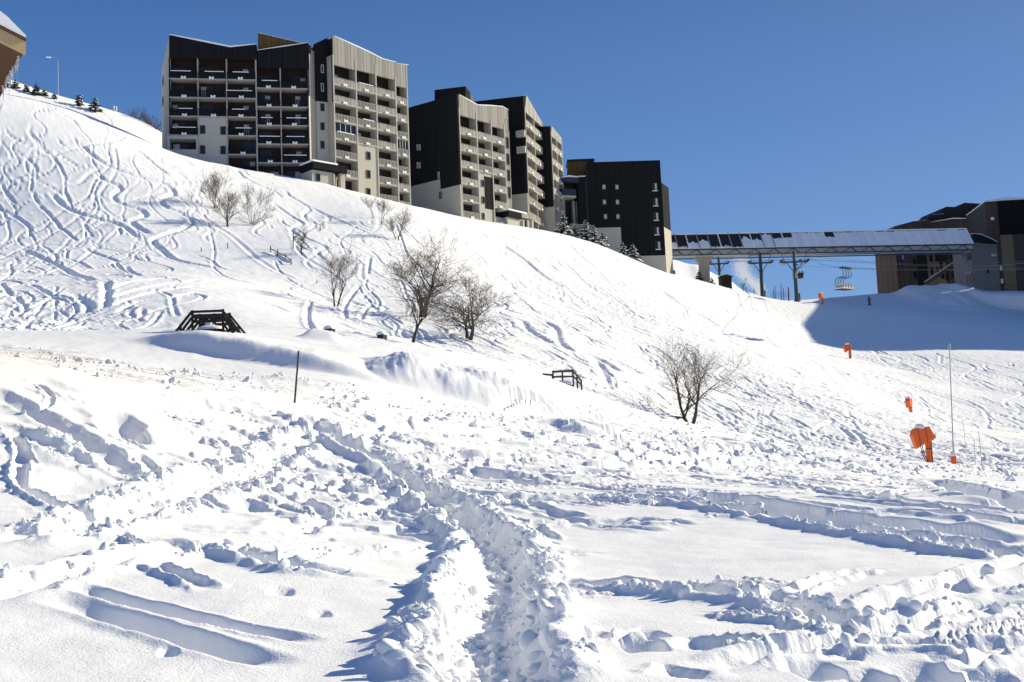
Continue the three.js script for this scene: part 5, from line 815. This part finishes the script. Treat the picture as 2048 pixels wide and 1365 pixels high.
// ------------------------------------------------------------------ wooden stairs, railing, stakes
const snowCap = (w, d, h) => { const g = new THREE.SphereGeometry(.5, 14, 8, 0, 6.2832, 0, Math.PI / 2), p = g.attributes.position; for (let i = 0; i < p.count; i++) { const x = p.getX(i), z = p.getZ(i), y = p.getY(i); p.setXYZ(i, Math.sign(x) * Math.pow(Math.abs(x) * 2, .7) / 2 * w, y * 2 * h, Math.sign(z) * Math.pow(Math.abs(z) * 2, .7) / 2 * d); } g.computeVertexNormals(); return g; };
{
  const b = at(408, 668, 53), k = 53 / FOCAL, y0 = at(408, 668, 53).y; const o = thing('wooden_footbridge', 'dark wooden footbridge with sloping handrails behind the snow bank', 'footbridge', V(b.x, y0 - .2, b.z));
  const X = (u) => (u - 408) * k, Y = (v) => (668 - v) * k + .2, bm = (nm, u0, v0, u1, v1, z, w, h) => mesh(nm, beam(V(X(u0), Y(v0), z), V(X(u1), Y(v1), z), w, h), M.darkWood, o);
  for (const z of [0, -1.25]) {
    bm('handrail', 382, 622.5, 447, 622.5, z, .07, .11); bm('rail_board', 384, 632, 445, 632, z, .04, .19); bm('rail_board', 384, 642.5, 445, 642.5, z - .01, .04, .13);
    bm('handrail', 384, 621.5, 338, 677, z + .01, .07, .11); bm('rail_board', 383, 634, 352, 675, z, .05, .11); bm('handrail', 445, 621.5, 480, 667, z + .01, .07, .1); bm('rail_board', 446, 633, 470, 667, z, .05, .16); bm('rail_board', 446, 647, 458, 667, z, .05, .1);
    for (const u of [384, 446, ...(z ? [414] : [])]) bm('post', u, 619, u, 690, z - .05, .1, .1);
    bm('post', 360, 646, 360, 690, z - .05, .09, .09); bm('post', 464, 646, 464, 690, z - .05, .09, .09);
  }
  bm('diagonal_brace', 388, 655, 412, 629, -.6, .06, .12); bm('diagonal_brace', 412, 629, 432, 655, -.6, .06, .12);
  for (let i = 0; i < 7; i++) mesh('deck_plank', box(1.45, .07, .17, X(415), Y(661), -1.15 + i * .19), M.redBrown, o);
  mesh('side_beam', box(1.55, .2, .09, X(415), Y(664.5), .06), M.redBrown, o); mesh('deck_snow', snowCap(1.35, 1.15, .24).translate(X(415), Y(659.5), -.6), M.snow, o); mesh('deck_snow', snowCap(.5, .8, .5).translate(X(411), Y(656), -.8), M.snow, o);
}
{
  const D = 62, b = at(1130, 772, D), k = D / FOCAL, o = thing('wooden_railing', 'half buried weathered wooden railing on the slope left of the round tree', 'railing', V(b.x, b.y - .52, b.z));
  const X = (u) => (u - 1130) * k, Y = (v) => (772 - v) * k + .3, W0 = std([.10, .082, .058], .9), bm = (nm, u0, v0, u1, v1, z0, z1, w, h) => mesh(nm, beam(V(X(u0), Y(v0), z0), V(X(u1), Y(v1), z1), w, h), W0, o);
  bm('handrail', 1107, 734.5, 1147, 734.5, 0, 0, .09, .12); bm('rail_board', 1104, 745, 1146, 745.5, 0, 0, .05, .1); bm('rail_board', 1086, 738.5, 1106, 741, 0, -.1, .06, .1); bm('rail_board', 1122, 761, 1147, 766, 0, .1, .06, .16);
  bm('handrail', 1147, 734, 1161, 757, 0, .9, .07, .09); bm('rail_board', 1147, 744, 1161, 766, 0, .9, .05, .09); for (const [u, v, z] of [[1107, 733, 0], [1126, 733, -.03], [1147, 731, 0], [1161, 755, .9], [1154, 744, .45]]) bm('post', u, v, u, 800, z, z, .09, .09);
  mesh('rail_snow', snowCap(.45, .12, .07).translate(X(1137), Y(732.3), 0), M.snow, o); mesh('deck_snow', snowCap(.9, .7, .22).translate(X(1128), Y(760), -.2), M.snow, o);
}
for (const [u, v, w, l] of [[660, 667, .42, 'snow capped dark wooden box behind the bank, the left one'], [764, 662, .38, 'snow capped dark wooden box on the slope, the right one']]) {
  const b = gpos(u, v, 62), o = thing('trail_box', l, 'wooden box', b, -.5, 'snow capped boxes on the slope'); b.y -= 0;
  mesh('panel', box(w, .36, .06, 0, .22, .18), M.darkWood, o); mesh('side', box(w * .9, .3, .34, 0, .19, -.03), M.darkWood, o); mesh('lid_snow', snowCap(w * 1.5, .62, .2).translate(-.06, .36, -.05), M.snow, o);
}
function pole(name, label, cat, u0, v0, u1, v1, D, r, mat, group) { const b = at(u1, v1, D), t = at(u0, v0, D), g = groundY(b.x, b.z), y0 = Math.min(b.y, g) - .15; const o = thing(name, label, cat, V(b.x, y0, b.z), 0, group), d = t.clone().sub(V(b.x, y0, b.z)); mesh('shaft', bar(V(0, 0, 0), d, r, r * .9, 8), mat, o); mesh('cap', new THREE.SphereGeometry(r * 1.05, 8, 6).translate(d.x, d.y, d.z), mat, o); return o; }
pole('marker_pole', 'dark leaning marker pole beside the ploughed path', 'pole', 597, 704, 588, 806, ground(588, 806, 10)[1], .032, std([.05, .045, .04], .8));
const greyWood2 = std([.08, .07, .06], .9);
for (const [u, v, h, l] of [[402, 503, 7, 'lowest of three short stakes in a row on the slope'], [428, 500, 9, 'middle of three short stakes in a row on the slope'], [455, 497, 11, 'right one of three short stakes in a row on the slope'], [586, 500, 34, 'dark square post left of the small single tree'], [640, 463, 15, 'short post sticking up beside the bent stub bush']]) { const g = ground(u, v, 60); if (g) pole('wooden_stake', l, 'stake', u, v - h, u, v, g[1], h > 20 ? .07 : .05, greyWood2, undefined); }
{ const P = [[541, 506], [555, 512], [570, 519], [582, 530]].map(([u, v]) => { const g = ground(u, v, 60); return V(g[0], gridAt(hSnow, g[0], g[1]), -g[1]); }); const o = thing('low_fence', 'low curved wooden rail fence half sunk in the slope', 'fence', P[0].clone()), Q = P.map(p => p.clone().sub(P[0])); mesh('rail', tube(Q.map(p => p.clone().setY(p.y + .38)), .05, 20, 6), greyWood2, o); for (const p of Q) mesh('post', box(.09, .9, .09, p.x, p.y + .2, p.z), greyWood2, o); }

// ------------------------------------------------------------------ snow guns, lance, piste markers
M.orange = std([.78, .135, .018], .65); M.orangeDark = std([.42, .07, .02], .7); M.hose = std([.03, .04, .06], .6);
function snowGun(label, u, v, D, tall, turn, hoses = false) {
  const p = at(u, v, D), g = groundY(p.x, p.z), s = tall / 2.02, o = thing('snow_gun', label, 'snow gun', V(p.x, Math.min(p.y, g) - .05, p.z), turn, 'orange padded snow guns along the piste'); o.scale.set(s * .86, s, s);
  const sh = new THREE.Shape([[-.96, 1.66], [-.84, 1.92], [-.55, 2.0], [.02, 2.02], [.24, 1.62], [.2, 1.42], [-.22, 1.3], [-.74, 1.03]].map(q => new THREE.Vector2(...q)));
  mesh('padded_head', new THREE.ExtrudeGeometry(sh, { depth: .42, bevelEnabled: true, bevelSize: .06, bevelThickness: .07, bevelSegments: 3, curveSegments: 4 }).translate(0, 0, -.21), M.orange, o);
  mesh('padded_post', new THREE.CapsuleGeometry(.19, 1.15, 6, 14).translate(0, .70, 0), M.orange, o); mesh('post_seam', box(.04, 1.2, .05, .1, .75, .185), M.orangeDark, o); mesh('nozzle', new THREE.CylinderGeometry(.1, .12, .16, 10).rotateZ(Math.PI / 2).translate(.32, 1.55, .05), M.orangeDark, o);
  mesh('snow_cap', snowCap(.66, .6, .26).translate(-.42, 1.99, 0), M.snow, o);
  for (const [x, y, w] of [[-.62, 1.52, .05], [-.18, 1.66, .05]]) mesh('strap', box(w, .78, .6, x, y, 0, 0, .12), M.orangeDark, o); mesh('post_strap', new THREE.CylinderGeometry(.2, .2, .05, 14, 1, true).translate(0, .95, 0), M.hose, o);
  if (hoses) for (const dx of [0, .1]) mesh('hose', tube([V(-.5 + dx, 1.12, .05), V(-.48 + dx, .8, .1), V(-.32 + dx, .4, .12), V(-.18 + dx, .1, .1)], .028, 16, 6), M.hose, o);
}
snowGun('nearest orange padded snow gun with black hoses and snow cap', 1861, 932, 62, 2.05, 0, true);
snowGun('orange padded snow gun halfway up beside the piste edge', 1822, 831, 106, 1.6, .95);
snowGun('orange padded snow gun at the lower edge of the big shadow', 1701, 718, 152, 1.9, .2);
snowGun('farthest red-orange padded snow gun silhouetted on the crest', 1645, 606, 214, 2.05, .8);
{ const D = 63, b = at(1907, 910, D), g = groundY(b.x, b.z), o = thing('snow_lance', 'tall thin snow lance with small nozzle head and orange padded foot', 'snow lance', V(b.x, Math.min(g, b.y) - .05, b.z)), t = at(1899.5, 696, D).sub(o.position), f = at(1906, 893, D).sub(o.position);
  mesh('padded_foot', new THREE.CylinderGeometry(.16, .13, .62, 12).translate(0, .3, 0), M.orange, o); mesh('foot_snow', snowCap(.34, .34, .22).translate(0, .6, 0), M.snow, o); mesh('pipe', bar(V(0, .3, 0), t, .032, .024, 8), M.steelLight, o); mesh('nozzle_head', merge([new THREE.CylinderGeometry(.08, .06, .26, 10).translate(t.x, t.y, t.z), new THREE.CylinderGeometry(.03, .06, .1, 8).translate(t.x, t.y + .18, t.z)]), M.steelLight, o); }
pole('bamboo_stick', 'dark thin stick standing right of the lance foot', 'stick', 1958, 863, 1964, 924, 62, .014, greyWood2); pole('bamboo_stick', 'thinner stick between lance and the dark stick', 'stick', 1926, 840, 1931, 876, 75, .012, greyWood2); pole('bamboo_stick', 'faint short stick left of the dark stick', 'stick', 1949, 880, 1950, 911, 63, .010, greyWood2);
{ const reds = std([.30, .05, .045], .8);
  for (const [u, v0, v1, l] of [[1547, 580, 594, 'leftmost red piste pole in front of the net'], [1550, 573, 593, 'second red piste pole from left at the net'], [1562, 569, 594, 'tallest red piste pole in the middle of the net'], [1567, 577, 596, 'red piste pole right of the tallest one'], [1577, 575, 601, 'thick red padded pole at right end of net'], [1508, 578, 591, 'short brown stake left of the middle pylon'], [1492, 575, 583, 'tiny brown stake near the pale small tree']]) pole('piste_pole', l, 'pole', u, v0, u + .8, v1, 224, u === 1577 ? .12 : .07, reds);
  const b = at(1543, 598, 226.5), o = thing('safety_net', 'reddish safety net strung between the piste poles', 'net', b), m = std([.5, .10, .09], .9), gl = []; const x1 = at(1580, 598, 226.5).x - b.x; for (let i = 0; i <= 14; i++) gl.push(box(.025, 1.1, .02, x1 * i / 14, .75, 0)); mesh('strands', merge(gl), m, o); for (const y of [.25, .6, .95, 1.3]) mesh('line', box(x1, .03, .02, x1 / 2, y, .02), m, o); }
// hut and blown snow
{ const F = frame(1452, 236, 1460, 236, 565), b = at(1452, 575, 236), o = thing('hut', 'small dark wooden hut beside the smallest pylon', 'hut', V(b.x, groundY(b.x, b.z) - .4, b.z)); const h = at(1452, 554, 236).y - o.position.y;
  mesh('wall', box(2.0, h, 1.8, .1, h / 2, 0), M.darkBrown, o); const rf = new THREE.ExtrudeGeometry(new THREE.Shape([[-1.3, -.25], [1.35, -.25], [1.35, -.1], [.1, .35], [-1.3, .0]].map(p => new THREE.Vector2(...p))), { depth: 2.2, bevelEnabled: false }).translate(0, h, -1.1); mesh('roof', rf, M.darkWood, o); mesh('door', box(.7, h * .7, .05, .5, h * .36, .92), M.redBrown, o); mesh('roof_snow', box(1.3, .14, 2.1, -.65, h + .26, 0, 0, .2), M.snow, o); }
{ const g = new THREE.IcosahedronGeometry(1, 0), r = rng(61), n = 16000, im = new THREE.InstancedMesh(g, M.snow, n), m = new THREE.Matrix4(), gs = () => (r() + r() + r() + r() - 2) * .85;
  for (let i = 0; i < n; i++) { const t = r(), u = lerp(1522, 1478, t) + gs() * lerp(9, 20, t) + 8 * Math.sin(t * 7), v = lerp(596, 520, t) + gs() * lerp(8, 16, t), p = at(u, v, 292 + gs() * 8), s = .02 + .035 * r(); im.setMatrixAt(i, m.makeScale(s, s, s).setPosition(p)); }
  im.name = 'blown_snow'; im.castShadow = im.receiveShadow = true; tag(im, 'plume of wind blown powder snow rising behind the middle pylon', 'blown snow', undefined, 'stuff'); scene.add(im); }

// ------------------------------------------------------------------ street lamp, marker posts, chalet corner
{ const D = 192, b = at(115, 192, D), o = thing('street_lamp', 'tall thin street lamp on the crest at upper left', 'street lamp', V(b.x, groundY(b.x, b.z) - .2, b.z)), h = at(115, 128, D).y - o.position.y; mesh('mast', bar(V(0, 0, 0), V(0, h, 0), .09, .06, 8), M.steelLight, o); mesh('arm', tube([V(0, h, 0), V(-.05, h + .7, 0), V(-.5, h + 1.15, 0), V(-1.25, h + 1.25, 0)], .045, 14, 6), M.steelLight, o); mesh('lamp_head', box(.75, .16, .3, -1.6, h + 1.27, 0, 0, -.08), M.plaque, o); }
for (const [u, l] of [[227, 'left one of two short white posts on the crest'], [232, 'right one of two short white posts on the crest']]) { const D = 191, b = at(u, 234, D), o = thing('marker_post', l, 'post', V(b.x, groundY(b.x, b.z) - .1, b.z)); mesh('post_body', box(.2, .95, .16, 0, .45, 0), M.plaque, o); mesh('post_cap', box(.24, .08, .2, 0, .96, 0), M.snow, o); }
{
  const o0 = at(51, 96, 28), e = V(.851, 0, -.525), n = V(.525, 0, .851), F = { o: V(o0.x, 0, o0.z), e, n, q: new THREE.Quaternion().setFromRotationMatrix(new THREE.Matrix4().makeBasis(e, V(0, 1, 0), n)) }, y = o0.y, base = V(o0.x - 4, groundY(o0.x - 4, o0.z) - .5, o0.z);
  B = thing('chalet', 'wooden chalet corner with snowy eave and icicles at the upper left edge', 'building', base);
  const tanw = std([.50, .37, .19], .8), soff = std([.10, .05, .028], .85), wall = std([.13, .065, .035], .85), pit = .40, Lr = 6, Dp = 11;
  panel(F, [[0, y - .14], [0, y + .16], [-Lr, y + .16 + Lr * pit], [-Lr, y - .14 + Lr * pit]].reverse(), -.14, 0, 'verge_board', tanw); panel(F, [[0, y + .165], [0, y + .24], [-Lr, y + .24 + Lr * pit], [-Lr, y + .165 + Lr * pit]].reverse(), -Dp, .05, 'roof_edge', soff);
  panel(F, [[-.02, y - .05], [-.02, y + .16], [-Lr, y + .16 + Lr * pit], [-Lr, y - .05 + Lr * pit]].reverse(), -Dp, -.145, 'roof_deck', soff); panel(F, [[-2 * Lr, y - .05], [-2 * Lr, y + .16], [-Lr - .01, y + .16 + Lr * pit], [-Lr - .01, y - .05 + Lr * pit]], -Dp, -.145, 'roof_deck', soff); panel(F, [[-2 * Lr, y - .14], [-2 * Lr, y + .16], [-Lr - .01, y + .16 + Lr * pit], [-Lr - .01, y - .14 + Lr * pit]], -.14, 0, 'verge_board', tanw);
  const sn = (sg) => { const pts = [], N = 14; for (let i = 0; i <= N; i++) { const t = i / N, s = -Lr * t, th = .5 * Math.pow(Math.min(1, t * 5 + .02), .5); pts.push([sg > 0 ? s : -2 * Lr - s, y + .245 + Lr * pit * t + th]); } const lo = [[sg > 0 ? -Lr : -Lr - .0, y + .245 + Lr * pit], [sg > 0 ? 0 : -2 * Lr, y + .245]]; return [...pts, ...lo]; };
  panel(F, sn(1).reverse(), -Dp, .02, 'roof_snow', M.snow); panel(F, sn(-1), -Dp, .02, 'roof_snow', M.snow);
  const yw = base.y - 1; panel(F, [[-.12, yw], [-.12, y - .06], [-Lr, y + Lr * pit - .1], [-2 * Lr + .12, y - .06], [-2 * Lr + .12, yw]].reverse(), -Dp + .3, -3.55, 'wall', wall);
  for (const [s, h] of [[-3, -2.2], [-7, -2.2], [-3, -5.2], [-7, -5.2]]) wind(F, s - 1, y + h, -3.55, 1.2, 1.3, 1, M.frameWhite);
  const r = rng(8); for (let i = 0; i < 14; i++) { const d = -.5 - i * .2 - r() * .1, L = (.2 + .9 * r() * r()) * (i === 1 ? 1.6 : 1); put(F, -.06 - r() * .05, y - .06 - L / 2, d, 'icicle', new THREE.ConeGeometry(.022 + .014 * r(), L, 6).rotateX(Math.PI), new THREE.MeshPhysicalMaterial({ color: 0xffffff, transmission: .8, roughness: .12, ior: 1.31, thickness: .03 })); }
}

// ------------------------------------------------------------------ people
function figure(bones, res = 44) { // one continuous surface round a skeleton of tapered capsules
  let mn = V(9, 9, 9), mx = V(-9, -9, -9); for (const [a, ra, b, rb] of bones) for (const [p, r] of [[a, ra], [b, rb]]) { mn.min(V(p[0] - r, p[1] - r, p[2] - r)); mx.max(V(p[0] + r, p[1] + r, p[2] + r)); }
  const c = mn.clone().add(mx).multiplyScalar(.5), h = Math.max(mx.x - mn.x, mx.y - mn.y, mx.z - mn.z) / 2 * 1.15, mc = new MarchingCubes(res, new THREE.MeshBasicMaterial(), false, false, 60000); mc.isolation = 0;
  for (let k = 0; k < res; k++) for (let j = 0; j < res; j++) for (let i = 0; i < res; i++) {
    const x = c.x + (i - res / 2) / (res / 2) * h, y = c.y + (j - res / 2) / (res / 2) * h, z = c.z + (k - res / 2) / (res / 2) * h; let s = 0;
    for (const [a, ra, b, rb] of bones) { const bx_ = b[0] - a[0], by = b[1] - a[1], bz = b[2] - a[2], L = bx_ * bx_ + by * by + bz * bz || 1e-9, t = clamp(((x - a[0]) * bx_ + (y - a[1]) * by + (z - a[2]) * bz) / L, 0, 1), d = Math.hypot(x - a[0] - t * bx_, y - a[1] - t * by, z - a[2] - t * bz) - lerp(ra, rb, t); s += Math.exp(-d * 40); }
    mc.field[i + j * res + k * res * res] = Math.log(s + 1e-12) / 40;
  }
  mc.update(); const P = mc.positionArray.slice(0, mc.count * 3), N = mc.normalArray.slice(0, mc.count * 3); for (let i = 0; i < mc.count; i++) { P[i * 3] = P[i * 3] * h + c.x; P[i * 3 + 1] = P[i * 3 + 1] * h + c.y; P[i * 3 + 2] = P[i * 3 + 2] * h + c.z; }
  const g = new THREE.BufferGeometry(); g.setAttribute('position', new THREE.BufferAttribute(P, 3)); g.computeVertexNormals(); return g;
}
const head = (y, z = 0, x = 0) => [[[x, y, z], .105, [x, y - .09, z + .02], .085], [[x, y - .14, z], .06, [x, y - .24, z - .01], .065]];
const hand = (x, y, z, dx, dy) => [[[x, y, z], .045, [x + dx * .09, y + dy * .09, z], .035], ...[-.03, -.01, .012, .032].map((o, i) => [[x + dx * .09, y + dy * .09, z + o], .017, [x + dx * (.16 + .01 * (i % 3)), y + dy * (.16 + .01 * (i % 3)), z + o * 1.1], .013]), [[x + dx * .03, y + dy * .03, z + .04], .018, [x + dx * .09, y + dy * .07, z + .075], .014]];
{
  const p = at(1739, 608, 222), o = thing('person', 'skier in olive jacket standing on the shaded piste', 'person', V(p.x, groundY(p.x, p.z) + .03, p.z), .5);
  const bones = [...head(1.62, .06), [[0, 1.4, .02], .12, [0, 1.0, -.02], .14], [[-.17, 1.38, .01], .08, [.17, 1.38, .01], .08], [[0, 1.0, -.02], .15, [0, .88, -.05], .15], ...[-1, 1].flatMap(s => [[[s * .2, 1.37, .01], .068, [s * .32, 1.12, .1], .055], [[s * .32, 1.12, .1], .053, [s * .36, 1.02, .34], .042], ...hand(s * .36, 1.0, .36, s * .2, -.6), [[s * .1, .9, -.04], .1, [s * .14, .5, .1], .075], [[s * .14, .5, .1], .072, [s * .15, .1, -.02], .06], [[s * .15, .08, -.04], .07, [s * .15, .06, .16], .06]])];
  mesh('body', figure(bones), std([.10, .075, .045], .85), o); mesh('helmet', new THREE.SphereGeometry(.128, 14, 10, 0, 6.29, 0, 1.75).translate(0, 1.64, .05), std([.04, .035, .03], .5), o); mesh('trousers', figure(bones.filter(b => b[0][1] < 1.01 && b[2][1] < .95 && Math.abs(b[0][0]) < .2).map(([a, r, b, q]) => [a, r + .014, b, q + .014])), std([.02, .028, .026], .9), o);
  for (const s of [-1, 1]) { mesh('ski', box(.09, .025, 1.65, s * .15, 0, .08), std([.5, .1, .08], .4), o); mesh('ski_pole', bar(V(s * .4, .95, .42), V(s * .5, .02, .2), .01, .01, 5), M.steelLight, o); }
  const seatP = carry, rider = (dx, dz, label, jack) => { const q = thing('person', label, 'person', V(seatP.x, seatP.y, seatP.z), -.35); const s = 1.15; q.position.add(V(dx, -2.72 * s, dz)); const b2 = [...head(1.02, .06), [[0, .78, 0], .13, [0, .38, -.02], .15], [[-.17, .76, 0], .085, [.17, .76, 0], .085], [[0, .38, 0], .16, [0, .2, .02], .16], ...[-1, 1].flatMap(k => [[[k * .2, .75, 0], .07, [k * .26, .5, .14], .056], [[k * .26, .5, .14], .055, [k * .2, .42, .38], .045], ...hand(k * .2, .41, .4, -k * .3, -.2), [[k * .1, .2, .05], .1, [k * .12, .2, .5], .078], [[k * .12, .2, .5], .075, [k * .13, -.24, .52], .06], [[k * .13, -.26, .5], .07, [k * .13, -.3, .7], .06]])]; mesh('body', figure(b2), jack, q); mesh('helmet', new THREE.SphereGeometry(.128, 14, 10, 0, 6.29, 0, 1.75).translate(0, 1.04, .05), std([.03, .03, .03], .5), q); mesh('trousers', figure(b2.filter(b => b[0][1] < .39 && Math.abs(b[0][0]) < .19).map(([a, r, b, w]) => [a, r + .014, b, w + .014])), std([.02, .02, .022], .9), q); };
  rider(-.34, .05, 'rider in a red jacket sitting on the chair by the tallest pylon', std([.28, .025, .02], .8)); rider(.14, .22, 'rider in a dark red jacket at the outer side of the chair', std([.12, .018, .02], .8));
}
renderer.render(scene, camera);
